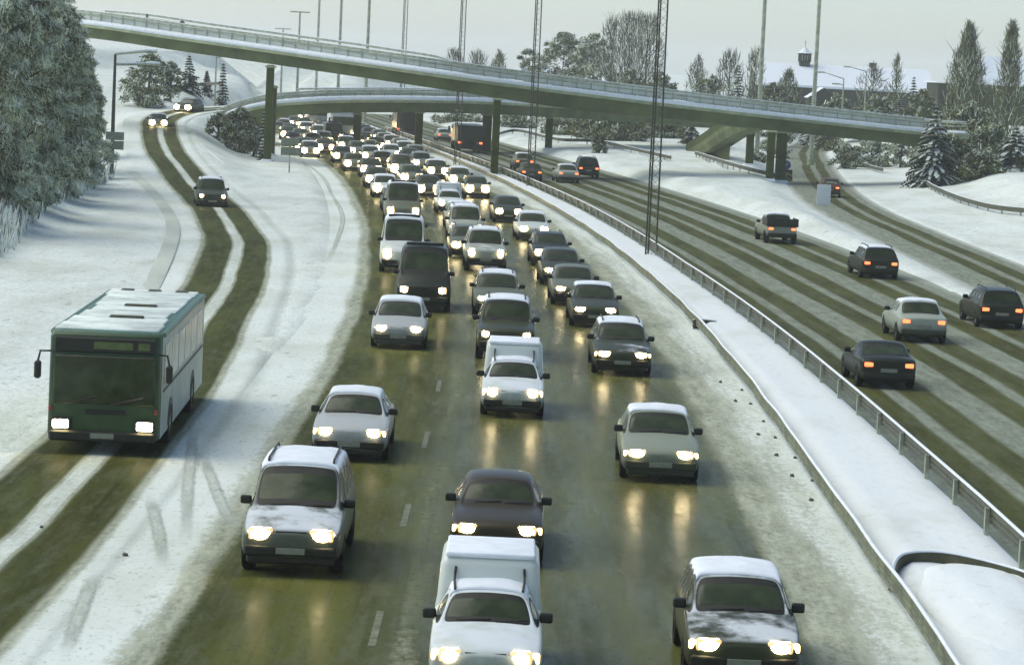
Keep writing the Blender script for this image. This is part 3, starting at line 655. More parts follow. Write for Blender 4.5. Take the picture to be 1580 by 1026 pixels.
mb.face([Vector((w1.x - .4, w1.y, -1)), Vector((w1.x - .4, w1.y + 26, -1)), Vector((w1.x - .4, w1.y + 14, b.z - .4)), Vector((w1.x - .4, w1.y, w1.z + .2))])
mb.face([Vector((w0.x + .4, w0.y, -1)), Vector((w0.x + .4, w0.y, w0.z + .2)), Vector((w0.x + .4, w0.y + 14, a.z - .4)), Vector((w0.x + .4, w0.y + 26, -1))])
mb.build("wall", M_WALL, hall)
cp = HL(1241, 103, 492); 
cu = rbm("cupola", M_WALL, [((0, 0, 0.45), (1.7, 1.7, 0.9)), ((0, 0, 2.15), (2.2, 2.2, 0.16))] + [((sx * 0.85, sy * 0.85, 1.5), (0.28, 0.28, 1.3)) for sx in (-1, 1) for sy in (-1, 1)] + [((0, 0.2, 1.5), (1.2, 1.0, 1.2))], 0.03, 1)
cu = link("cupola", cu, hall, cp + Vector((0, 0, -0.1)))
mb = MB(); mb.tube([(0, 0, 2.24), (0, 0, 2.6), (0, 0, 3.3)], [1.25, 0.75, 0.08], 8); mb.build("cupola_roof", M_SNOWCAP, cu)
mb = MB(); mb.tube([(0, 0, 3.2), (0, 0, 4.6)], [0.06, 0.03], 6); mb.tube([(0, 0, 3.9), (0, 0, 4.1)], 0.14, 8); mb.build("finial", M_STEEL, cu)
for sx in (-0.42, 0.0, 0.42): panel("louvre", cu, (sx, -0.32, 1.5), (0.16, 0.08, 0.9), M_STEEL)
panel("chimney", hall, HL(1347, 101, 493), (1.2, 0.8, 0.7), M_WALL)
q1 = A(1445, 165, 420); dk = thing("dark_building", "flat roofed dark timber building behind the spruces at the edge", "building", (q1.x, q1.y, 0))
e0, e1 = A(1448, 128, 420) - Vector((q1.x, q1.y, 0)), A(1640, 132, 420) - Vector((q1.x, q1.y, 0))
bm = bmesh.new(); rbox(bm, ((e0.x + e1.x) / 2, 6, e0.z / 2 - 0.5), (e1.x - e0.x, 12, e0.z + 1), 0.03, 1); link("wall", bm_mesh(bm, "wall", M_WALL, False), dk)
bm = bmesh.new(); rbox(bm, ((e0.x + e1.x) / 2, 6, e0.z + 0.06), (e1.x - e0.x + 0.8, 12.8, 0.2), 0.08, 2); link("roof_snow", bm_mesh(bm, "roof_snow", M_SNOWCAP), dk)
for i in range(5): panel("window", dk, (2 + i * 3.0, -0.02, e0.z * 0.55), (1.3, 0.05, 1.0), M_GLASS)
q2 = A(1560, 130, 520); h3 = thing("gabled_house", "pale snow covered gable roof peeping over the dark building at the edge", "house", (q2.x, q2.y, 0)); zt = A(1545, 88, 520).z; ze = A(1545, 130, 520).z
mb = MB()
for F4 in ([(-6.5, 0, ze), (7, 0, ze), (7, 5, zt), (-4.0, 5, zt)], [(-4.0, 5, zt), (7, 5, zt), (7, 10, ze), (-6.5, 10, ze)]): mb.face(F4)
mb.build("roof", M_SNOWCAP, h3); bm = bmesh.new(); rbox(bm, (0.5, 5, ze / 2 - 0.1), (12, 8.6, ze), 0.02, 1); link("wall", bm_mesh(bm, "wall", M_WALL, False), h3)
q3 = A(1270, 160, 430); h4 = thing("cottage", "small cottage gable with snowy roof among the bushes below the cupola", "house", (q3.x, q3.y, 0)); zt = A(1265, 135, 430).z; ze = A(1265, 152, 430).z
mb = MB()
for sgn in (-1, 1): mb.face([(0, -0.3, zt), (0, 6, zt), (sgn * 2.3, 6, ze), (sgn * 2.3, -0.3, ze)])
mb.build("roof", M_SNOWCAP, h4); mb = MB(); mb.face([(-2, 0, -1), (2, 0, -1), (2, 0, ze + .1), (0, 0, zt - .15), (-2, 0, ze + .1)]); mb.face([(2, 0, -1), (2, 6, -1), (2, 6, ze), (2, 0, ze)]); mb.face([(-2, 0, -1), (-2, 0, ze), (-2, 6, ze), (-2, 6, -1)]); mb.build("wall", M_WALL, h4)
q4 = A(827, 112, 520); h5 = thing("distant_house", "far off house showing only a strip of snowy roof behind the bridge and lattice mast", "house", (q4.x, q4.y, 0)); zt = A(827, 104, 520).z
bm = bmesh.new(); rbox(bm, (0, 3, zt - 0.4), (4.8, 6, 0.8), 0.2, 2); link("roof", bm_mesh(bm, "roof", M_SNOWCAP), h5); bm = bmesh.new(); rbox(bm, (0, 3, zt / 2 - 0.4), (4.2, 5, zt - 0.7), 0.02, 1); link("wall", bm_mesh(bm, "wall", M_WALL, False), h5)

# ------------------------------------------------------------------ trees and shrubs
def quad_at(mb, p, u, v, mi): mb.face([p - u - v, p + u - v, p + u + v, p - u + v], mi)
def rv(r): 
    while True:
        v = Vector((r.uniform(-1, 1), r.uniform(-1, 1), r.uniform(-1, 1)))
        if 0.05 < v.length < 1: return v.normalized()
def limbs(mb, r, h, rad, n=14, low=0.25, up=0.6, tr=0.14):
    mb.tube([(0, 0, -0.4), (r.uniform(-.1, .1), r.uniform(-.1, .1), h * 0.5), (r.uniform(-.3, .3), r.uniform(-.3, .3), h * 0.95)], [tr, tr * 0.7, tr * 0.15], 7)
    for i in range(n):
        z = h * (low + (0.85 - low) * i / n); a = r.uniform(0, 2 * PI); L = rad * r.uniform(0.6, 0.95) * (1.1 - 0.5 * i / n)
        d = Vector((math.cos(a), math.sin(a), up * r.uniform(0.5, 1.2)))
        mb.tube([(0, 0, z), d * L * 0.5 + Vector((0, 0, z)), d * L + Vector((0, 0, z + 0.1 * L))], [tr * 0.42, tr * 0.26, tr * 0.06], 4, cap=False)
def frost_tree(label, base, h, rad, seed, n=9000, low=0.12, leaf=(0.16, 0.05), frost=0.45, droop=0.5, mats=None, name="frosted_tree", cat="tree", group=None, shape='round', nclump=70, trunk=True):
    """a crown of small twig sprays in uneven clumps; the upper side of each clump carries frost or snow"""
    r = random.Random(seed); t = thing(name, label, cat, base, r.uniform(0, 6), group)
    if trunk:
        mb = MB(); limbs(mb, r, h, rad, 16, max(0.15, low)); mb.build("trunk", M_BARK, t)
    mb = MB(); cl = []
    for i in range(nclump):
        zf = r.random() ** 0.9; z = h * (low + (1 - low) * zf)
        if shape == 'round': pr = math.sin(PI * min(1, 0.12 + 0.88 * zf) ** 0.8) ** 0.6
        elif shape == 'cone': pr = (1 - zf) ** 0.8 + 0.06
        else: pr = 0.6 + 0.4 * math.sin(zf * PI)
        a = r.uniform(0, 2 * PI); q = rad * pr * math.sqrt(r.random()) 
        cl.append((Vector((math.cos(a) * q, math.sin(a) * q, z)), rad * r.uniform(0.14, 0.32) * (0.6 + 0.4 * pr) * (90 / max(90, nclump)) ** 0.33, r.random()))
    per = n // nclump
    for c, cr_, tone in cl:
        out = Vector((c.x, c.y, 0)); out = out.normalized() if out.length > 0.05 else Vector((1, 0, 0))
        for k in range(per):
            o = rv(r) * cr_ * r.random() ** 0.4; o.z *= 0.6
            d = (out * r.uniform(0.2, 1) + rv(r) * 0.8 + Vector((0, 0, -droop * r.random()))).normalized()
            s = d.cross(rv(r)).normalized(); L = leaf[0] * r.uniform(0.6, 1.5); Wd = leaf[1] * r.uniform(0.6, 1.6)
            fr = frost * (0.55 + 0.9 * (o.z / cr_ * 0.5 + 0.5)) * (0.6 + 0.8 * tone)
            if r.random() < fr:
                s = d.cross(Vector((0, 0, 1))).normalized() if r.random() < 0.6 else s
                quad_at(mb, c + o + Vector((0, 0, 0.03)), d * L, s * Wd * 1.15, 2 if r.random() < 0.22 else 1)
            else: quad_at(mb, c + o, d * L, s * Wd, 0)
    mb.build("crown", mats or [M_FOL, M_FROST, M_SNOWF], t); return t
def spruce(label, base, h, rad, seed, snow=0.55, name="spruce", group=None, dens=1.0, droop=0.45):
    r = random.Random(seed); t = thing(name, label, "tree", base, r.uniform(0, 6), group)
    mb = MB(); mb.tube([(0, 0, -0.4), (0, 0, h * 0.6), (0, 0, h)], [0.035 * h * 0.5 + 0.05, 0.05, 0.01], 6); mb.build("trunk", M_BARK, t)
    mb = MB(); nl = int(9 + h * 1.6)
    for i in range(nl):
        f = i / (nl - 1); z = h * (0.06 + 0.93 * f); R = rad * (1 - f) ** 0.85 + 0.08; nb = max(4, int((11 - 6 * f) * dens))
        for b in range(nb):
            a = r.uniform(0, 2 * PI); L = R * r.uniform(0.65, 1.12); dr = droop * r.uniform(0.6, 1.4) * (1 - 0.6 * f)
            d = Vector((math.cos(a), math.sin(a), 0)); s = Vector((-d.y, d.x, 0)); ns = max(2, int(L / 0.22)); sn = r.random() < snow
            for k in range(ns):
                q = (k + 0.5) / ns; p = Vector((0, 0, z)) + d * L * q + Vector((0, 0, -dr * L * q * q + 0.12 * L * q))
                wd = (0.12 + 0.20 * L * (1 - q) * 0.6 + 0.06) * r.uniform(0.7, 1.3); dd = (d + Vector((0, 0, -dr * 1.4 * q))).normalized()
                for sgn in (-1, 1):
                    tip = (dd * 0.8 + s * sgn * 0.9 + Vector((0, 0, -0.35 * r.random()))).normalized()
                    quad_at(mb, p + s * sgn * wd * 0.5, tip * wd * 0.75, dd * 0.055, 0); quad_at(mb, p + s * sgn * wd * 0.4 - Vector((0, 0, 0.07)), (s * sgn + Vector((0, 0, -0.9))).normalized() * wd * 0.5, dd * 0.07, 0)
                if sn and r.random() < 0.85: quad_at(mb, p + Vector((r.uniform(-.03, .03), r.uniform(-.03, .03), 0.05)), dd * 0.16 * r.uniform(0.8, 1.4), s * wd * r.uniform(0.35, 0.75), 1)
                if sn and r.random() < 0.4: quad_at(mb, p + d * 0.02 - Vector((0, 0, 0.01)), s * wd * 0.4, Vector((0, 0, 0.06)), 1)
    mb.build("crown", [M_FOLD, M_SNOWF], t); return t
def twig_tree(label, base, h, rad, seed, n=900, shape='fan', name="bare_tree", mat=None, low=0.1, thick=0.03, group=None, up=1.2, frost=0.25):
    """a leafless tree: limbs and a crown of thin upswept twigs"""
    r = random.Random(seed); t = thing(name, label, "tree" if h > 4 else "shrub", base, r.uniform(0, 6), group)
    mb = MB(); limbs(mb, r, h, rad, 18, max(low, 0.1), up, 0.03 * h ** 0.6 + 0.03); mb.build("trunk", M_BARK, t)
    mb = MB()
    for i in range(n):
        zf = r.random() ** 0.85; z = h * (low + (1 - low) * zf)
        if shape == 'cone': pr = ((1 - zf) ** 0.7 * 0.95 + 0.05) * (0.55 + 1.0 * abs(mn.noise(Vector((z * 0.55, seed, 2))) + 0.35))
        elif shape == 'fan': pr = 0.35 + 0.65 * math.sin(PI * (0.15 + 0.8 * zf)) ** 0.8
        else: pr = math.sin(PI * min(1, 0.15 + 0.85 * zf) ** 0.8) ** 0.6
        a = r.uniform(0, 2 * PI); q = rad * pr * math.sqrt(r.random()); p = Vector((math.cos(a) * q, math.sin(a) * q, z))
        d = Vector((p.x / rad * 0.55, p.y / rad * 0.55, up * r.uniform(0.5, 1.2))) + rv(r) * 0.45; d.normalize()
        s = d.cross(rv(r)).normalized(); L = r.uniform(0.05, 0.13) * (h ** 0.7 + 1.2)
        m0 = 1 if r.random() < frost else 0
        mb.face([p - d * L - s * thick, p - d * L + s * thick, p + d * L + s * thick * 0.3, p + d * L - s * thick * 0.3], m0)
    mb.build("crown", [mat or M_TWIG, M_FROST], t); return t

FT = "dense frosted trees on the bank beside the ramp"
for i, (px, yv, h, rad, low, lb) in enumerate([(-20, 138, 15, 2.6, 0.0, "frosted tree standing closest to the camera on the bank, cut by the frame"), (34, 150, 13.5, 2.5, 0.0, "tall frosted tree on the bank behind the closest one, with dark lower boughs"),
        (72, 166, 13.0, 2.6, 0.0, "broad frosted tree in the middle of the bank trees"), (96, 186, 12.0, 2.4, 0.0, "frosted tree on the bank just before the two armed street lamp"),
        (20, 180, 16, 3.6, 0.15, "tall dark tree towering behind the other frosted bank trees"), (60, 205, 14.5, 3.4, 0.1, "dark frosted tree at the back, its top touching the end of the upper bridge"), (108, 222, 10.5, 2.4, 0.0, "lower frosted tree behind the street lamp pole")]):
    p = A(px, 300, yv); frost_tree(lb, (p.x, p.y, ground_z(p.x, p.y) - 0.2), h - 2.0, rad, 10 + i, 42000, low, (0.24, 0.013), 0.66 if i < 4 else 0.52, 1.0, group=FT, nclump=240)
rr = random.Random(3)
for i in range(9):
    px = 5 + i * 18; py = 330 - i * 19; q = A(px, py, 142 + i * 7.0); g = ground_z(q.x, q.y)
    frost_tree("low frosted bush hanging over the snowy bank under the bank trees", (q.x, q.y, g - 0.1), 2.6, 1.9, 60 + i, 9000, 0.0, (0.20, 0.02), 0.9, 0.9, name="frosted_bush", cat="bush", group="low frosted bushes under the bank trees", nclump=26, trunk=True)
mb = MB()
for i in range(5200):
    f = rr.random(); px = -15 + 185 * f; yv = 118 + 78 * f ** 1.1
    q = A(px, 380 - 95 * f, yv); x = q.x - abs(rr.gauss(0, 1.0)) - 0.2; y = q.y + rr.uniform(-5, 5); g = ground_z(x, y); hh = rr.uniform(0.3, 1.25)
    l = Vector((rr.uniform(-.3, .3), rr.uniform(-.3, .3), 1)) * hh; s = Vector((rr.uniform(-1, 1), rr.uniform(-1, 1), 0)).normalized() * rr.uniform(0.02, 0.06)
    mb.face([Vector((x, y, g - .05)) - s, Vector((x, y, g - .05)) + s, Vector((x, y, g)) + l + s * 0.3, Vector((x, y, g)) + l - s * 0.3], 0 if rr.random() < 0.86 else 1)
tag(mb.build("frosted_reeds", [M_REED, M_TWIG]), "frosted reeds and tall grass along the foot of the bank", "reeds", kind="stuff")

def gp(px, yv): p = A(px, 150, yv); return (p.x, p.y, ground_z(p.x, p.y) - 0.1)
def hgt(px, top, yv): return A(px, top, yv).z - ground_z(A(px, top, yv).x, yv)
def wid(w_px, yv): return w_px * yv / FP
for px, top, yv, wp, fn, lb in [
    (290, 84, 318, 24, 'sp', "small dark spruce with layered snowy boughs beyond the bend of the ramp"), (343, 96, 322, 13, 'sp', "tiny slim spruce beside a thin lamp post at the ramp's bend"), (318, 108, 326, 12, 'sp', "tiny spruce between two others beyond the ramp's bend"),
    (1447, 163, 247, 50, 'sn', "snow laden spruce at the right end of the upper bridge"), (1572, 196, 250, 50, 'sn', "snow laden spruce cut by the edge of the picture"), (1255, 138, 395, 20, 'sn', "small snowy spruce below the cupola"),
    (1388, 153, 380, 11, 'sn', "very small snow capped spruce over the bridge railing, before the long hall"), (1409, 118, 370, 20, 'sp', "slim spruce standing at the corner of the long hall"), (1070, 192, 345, 26, 'sn', "snowy young spruce beside the foot of the access ramp"),
    (410, 172, 248, 12, 'sn', "frosted sapling hugging the slim tall pillar"), (1138, 100, 410, 18, 'sp', "dark pointed conifer above the bridge, left of the long hall")]:
    h = hgt(px, top, yv)
    spruce(lb, gp(px, yv), h, wid(wp, yv), px, 0.9 if fn == 'sn' else 0.35, dens=2.0 if fn == 'sn' else 1.3)
for px, top, yv, wp, n, shape, lb in [
    (1490, 38, 350, 56, 2600, 'cone', "tall feathery pyramid shaped tree over the dark building"), (1556, 36, 345, 42, 1700, 'cone', "slimmer feathery tree at the edge, over the dark building"),
    (942, 26, 440, 26, 800, 'fan', "bare upswept poplar beside the round grey crown"), (968, 22, 436, 30, 1100, 'fan', "tallest bare poplar in the row behind the bridge"), (995, 24, 432, 30, 1100, 'fan', "bare poplar with the widest fan, beside the widest mast"),
    (1075, 86, 420, 22, 500, 'round', "small bare tree just right of the widest lattice mast, over the bridge"), (1125, 78, 415, 24, 600, 'fan', "bare tree next to the dark pointed conifer, over the bridge"), (1163, 74, 425, 18, 400, 'fan', "thin bare tree close to the plain high mast, in front of the long hall"),
    (1216, 106, 400, 26, 900, 'round', "round dark bush tree before the long roof, left of the cupola"), (1345, 100, 400, 34, 400, 'round', "faint bare tree with thin twigs before the long roof"), (1382, 84, 405, 22, 320, 'cone', "pale birch with a thin stem before the long roof"),
    (698, 76, 460, 18, 500, 'fan', "small hazy tree over the bridge beside the thin lattice mast"), (735, 78, 465, 22, 600, 'fan', "hazy bush tree between two lattice masts"), (768, 80, 455, 22, 700, 'round', "low hazy tree left of the distant house")]:
    twig_tree(lb, gp(px, yv), hgt(px, top, yv), wid(wp, yv), px, n, shape, thick=0.055 if yv > 380 else 0.05, mat=M_FOL if shape == 'cone' or px in (1216, 1163, 768) else M_TWIG, frost=0.22, up=1.5 if shape == 'fan' else 0.9, low=0.05)
for px, top, yv, wp, n, fr, lb in [
    (866, 52, 450, 62, 9000, 0.42, "broad grey round topped tree behind the bridge"), (914, 54, 445, 52, 7000, 0.45, "rounded frosty tree between the broad one and the poplars"), (810, 76, 458, 26, 3000, 0.45, "smaller frosted tree behind the second lattice mast"),
    (228, 84, 292, 40, 5000, 0.4, "frosty bush mass beyond the lamp arms at the ramp's bend"), (262, 96, 300, 20, 2500, 0.45, "grey frosted bush beside the small dark spruce"),
    (945, 172, 352, 60, 7000, 0.25, "dark spreading bush under the lower bridge, above the snow slope"), (885, 182, 372, 46, 4500, 0.35, "frosty bush under the lower bridge near the opposite road's pillar"), (1030, 178, 362, 40, 4000, 0.4, "frosted bush under the upper bridge behind the widest mast"),
    (928, 205, 300, 12, 900, 0.2, "small dark twiggy bush poking out of the snow slope"), (715, 180, 420, 44, 3500, 0.4, "distant frosty thicket beyond the opposite road, under the lower bridge"), (800, 176, 400, 30, 2500, 0.4, "distant pale bush between two pillars of the lower bridge"),
    (372, 168, 262, 28, 4500, 0.4, "grey thicket on the embankment under the ramp's bend"), (340, 176, 268, 22, 3000, 0.42, "frosted bush at the top of the embankment under the ramp"), (395, 195, 256, 16, 2200, 0.45, "frosty shrub beside the slim tall pillar"),
    (1500, 160, 290, 58, 10000, 0.34, "wide frosted thicket between the two snow laden spruces"), (1535, 190, 262, 42, 6500, 0.36, "frosted shrub before the thicket, near the picture's edge"), (1474, 205, 250, 40, 5500, 0.22, "dark low bush beneath the snow laden spruce"),
    (1520, 232, 246, 36, 4000, 0.3, "drooping dark bush over the curving guard rail"), (1310, 222, 300, 26, 2500, 0.6, "pale frosted shrubs beyond the curving slip road"), (1350, 215, 305, 34, 3000, 0.6, "pale frosted hedge like shrub beneath the upper bridge's right end"), (1395, 212, 300, 30, 2500, 0.6, "pale frosted shrub touching the snow laden spruce"),
    (1290, 146, 372, 40, 4000, 0.3, "dark bush row before the cottage, over the bridge"), (1350, 148, 368, 40, 4000, 0.3, "dark bush in front of the long hall's wall"), (1195, 130, 385, 40, 4000, 0.25, "dark bush over the bridge below the plain high mast"), (1095, 118, 395, 36, 3200, 0.28, "dark low bush behind the bridge railing, right of the widest mast"),
    (1020, 112, 405, 30, 2600, 0.3, "low dark bush under the poplars"), (970, 108, 410, 34, 2600, 0.3, "dark undergrowth bush below the tallest poplar"), (1425, 140, 345, 36, 3500, 0.25, "dark bush hiding the corner of the long hall"), (1175, 238, 300, 16, 1800, 0.45, "frosty weeds between the ramp prop and the tall pillars"), (1195, 215, 330, 30, 2500, 0.5, "pale bush seen through the tall pillars")]:
    h = hgt(px, top, yv)
    frost_tree(lb, gp(px, yv), max(0.8, h), wid(wp, yv), px + 7, n, 0.0, (0.26 if yv > 330 else 0.2, 0.05 if yv > 330 else 0.035), fr, 0.2, name="frosted_bush" if h < 7 else "frosted_tree", cat="bush" if h < 7 else "tree", nclump=max(40, n // 55), trunk=True)

# ------------------------------------------------------------------ vehicles: prototypes
def loft_body(st, W, seglist, sub=2, crown=0.03, inset=0.030):
    """st: stations front to rear (x, zb, zs, zt, ws, wt); seglist: per gap 'h' hood, 'w' windscreen, 's' roof+side glass, 'b' roof+solid side, 'r' rear glass, 'p' plain"""
    bm = bmesh.new(); rings = []
    for (x, zb, zs, zt, ws, wt) in st:
        h = zs - zb
        half = [(0, zb), (ws * 0.78, zb), (ws * 0.97, zb + 0.10), (ws, zb + 0.48 * h), (ws * 0.985, zs - 0.10 * h),
                (ws * 0.955, zs), (wt, zt - (0.035 if zt - zs < 0.2 else 0.06)), (wt * 0.80, zt), (0, zt + crown)]
        ring = [bm.verts.new((x, y, z)) for y, z in half] + [bm.verts.new((x, -y, z)) for y, z in reversed(half[1:-1])]
        rings.append(ring)
    lay = {}; groups = []
    K = len(rings[0])
    for i, s in enumerate(seglist):
        gw, gr, gl, gg = [], [], [], []
        for k in range(K):
            f = bm.faces.new((rings[i][k], rings[i + 1][k], rings[i + 1][(k + 1) % K], rings[i][(k + 1) % K]))
            f.material_index = 0
            top = k in (6, 7, 8, 9)
            if s == 'w' and top: f.material_index = 1; gw.append(f)
            if s == 'r' and top: f.material_index = 4; gw.append(f)
            if s in 'ws' and k == 5: f.material_index = 2; gl.append(f)
            if s in 'ws' and k == 10: f.material_index = 3; gr.append(f)
            if s in 'sb' and top: f.material_index = 5
            if s == 'h' and top: f.material_index = 6
        groups.append((s, gw, gl, gr))
    for end in (rings[0], rings[-1]):
        for k in range(0, K // 2):
            q = [end[k], end[k + 1], end[(K - k - 1) % K], end[(K - k) % K]]
            q2 = []
            for v in q:
                if v not in q2: q2.append(v)
            if len(q2) >= 3: bm.faces.new(q2)
    bmesh.ops.recalc_face_normals(bm, faces=bm.faces)
    todo = []; cl, cr2 = [], []
    for s, gw, gl, gr in groups:
        if gw: todo.append((gw, inset))
        if s == 'w': cl, cr2 = list(gl), list(gr)
        elif gl:
            if cl: cl += gl; cr2 += gr; todo += [(cl, inset * 0.8), (cr2, inset * 0.8)]; cl, cr2 = [], []
            else: todo += [(gl, inset * 0.8), (gr, inset * 0.8)]
    for g, t in todo:
        r = bmesh.ops.inset_region(bm, faces=g, thickness=t, depth=-0.012, use_even_offset=True, use_boundary=True)
        for f in r["faces"]: f.material_index = 0
        r = bmesh.ops.inset_region(bm, faces=g, thickness=0.026, depth=-0.004, use_even_offset=True, use_boundary=True)
        mi = g[0].material_index + 10
        for f in r["faces"]: f.material_index = mi
    me = bpy.data.meshes.new("loft"); bm.to_mesh(me); bm.free()
    for _ in range(16): me.materials.append(M_PAINT)
    o = bpy.data.objects.new("loft", me); COL.objects.link(o)
    md = o.modifiers.new("s", 'SUBSURF'); md.levels = sub; md.render_levels = sub
    dg = bpy.context.evaluated_depsgraph_get(); dg.update()
    ev = bpy.data.meshes.new_from_object(o.evaluated_get(dg))
    bpy.data.objects.remove(o); bpy.data.meshes.remove(me)
    return ev
def pick(ev, name, idx, mat, lift=None, keep=None):
    bm = bmesh.new(); bm.from_mesh(ev)
    bmesh.ops.delete(bm, geom=[f for f in bm.faces if f.material_index not in idx or (keep and not keep(f.calc_center_median()))], context='FACES')
    if lift:
        r = bmesh.ops.extrude_face_region(bm, geom=list(bm.faces))
        top = [v for v in r["geom"] if isinstance(v, bmesh.types.BMVert)]
        for v in top:
            rim = any(len(e.link_faces) and any(abs(f.normal.z) < 0.3 for f in e.link_faces) for e in v.link_edges)
            n1 = mn.noise(Vector((v.co.x * 3.1, v.co.y * 3.1, 7)))
            v.co.z += lift * (0.55 if rim else 1.0) + n1 * lift * 0.5
    for f in bm.faces: f.material_index = 1 if f.material_index > 10 else 0; f.smooth = True
    me = bpy.data.meshes.new(name); bm.to_mesh(me); bm.free(); me.materials.append(mat)
    if mat is M_GLASS: me.materials.append(M_TRIM)
    return me
def split_loose(me):
    bm = bmesh.new(); bm.from_mesh(me); bm.faces.ensure_lookup_table(); seen = set(); comps = []
    for f in bm.faces:
        if f.index in seen: continue
        st = [f]; seen.add(f.index); c = []
        while st:
            g = st.pop(); c.append(g.index)
            for e in g.edges:
                for h in e.link_faces:
                    if h.index not in seen: seen.add(h.index); st.append(h)
        comps.append(set(c))
    bm.free(); out = []
    for c in comps:
        b = bmesh.new(); b.from_mesh(me); b.faces.ensure_lookup_table()
        bmesh.ops.delete(b, geom=[f for f in b.faces if f.index not in c], context='FACES')
        m2 = bpy.data.meshes.new(me.name); b.to_mesh(m2); b.free(); m2.materials.append(M_GLASS); m2.materials.append(M_TRIM); out.append(m2)
    return out
def wheel_meshes(r, wdt):
    mb = MB(); n = 24
    prof = [(r * 0.60, -wdt / 2), (r * 0.94, -wdt / 2), (r, -wdt / 2 + 0.03), (r, wdt / 2 - 0.03), (r * 0.94, wdt / 2), (r * 0.60, wdt / 2)]
    for k in range(n):
        a0, a1 = 2 * PI * k / n, 2 * PI * (k + 1) / n
        for i in range(len(prof)):
            p, q = prof[i], prof[(i + 1) % len(prof)]
            mb.face([(math.cos(a) * c[0], c[1], math.sin(a) * c[0]) for a, c in ((a0, p), (a0, q), (a1, q), (a1, p))])
    ty = mb.mesh("wheel", [M_RUB])
    mb = MB()
    for sgn in (-1, 1):
        y = sgn * (wdt / 2 - 0.02)
        for k in range(n):
            a0, a1 = 2 * PI * k / n, 2 * PI * (k + 1) / n
            mb.face([(math.cos(a) * rr, yy, math.sin(a) * rr) for a, rr, yy in ((a0, r * 0.61, y), (a1, r * 0.61, y), (a1, r * 0.25, y - sgn * 0.03), (a0, r * 0.25, y - sgn * 0.03))])
            mb.face([(0, y - sgn * 0.01, 0), (math.cos(a0) * r * 0.25, y - sgn * 0.03, math.sin(a0) * r * 0.25), (math.cos(a1) * r * 0.25, y - sgn * 0.03, math.sin(a1) * r * 0.25)])
    return ty, mb.mesh("rim", [M_RIM])
def arch_mesh(r):  # flat black half disc painted for the shaded hollow around the wheel
    mb = MB(); n = 14
    for k in range(n):
        a0, a1 = PI * k / n, PI * (k + 1) / n
        for y0, y1 in ((-0.006, 0.006),):
            mb.face([(math.cos(a) * q, 0.006, math.sin(a) * q) for a, q in ((a0, r * 0.3), (a1, r * 0.3), (a1, r), (a0, r))])
            mb.face([(math.cos(a) * q, -0.006, math.sin(a) * q) for a, q in ((a0, r * 0.3), (a1, r * 0.3), (a1, r), (a0, r))])
            mb.face([(math.cos(a) * r, y, math.sin(a) * r) for a, y in ((a0, -0.006), (a0, 0.006), (a1, 0.006), (a1, -0.006))])
    return mb.mesh("wheel_arch", [M_TRIM])
WHEEL, RIM = wheel_meshes(0.31, 0.19); WHEEL_B, RIM_B = wheel_meshes(0.36, 0.23); WHEEL_T, RIM_T = wheel_meshes(0.50, 0.30)
ARCH, ARCH_B = arch_mesh(0.365), arch_mesh(0.42)

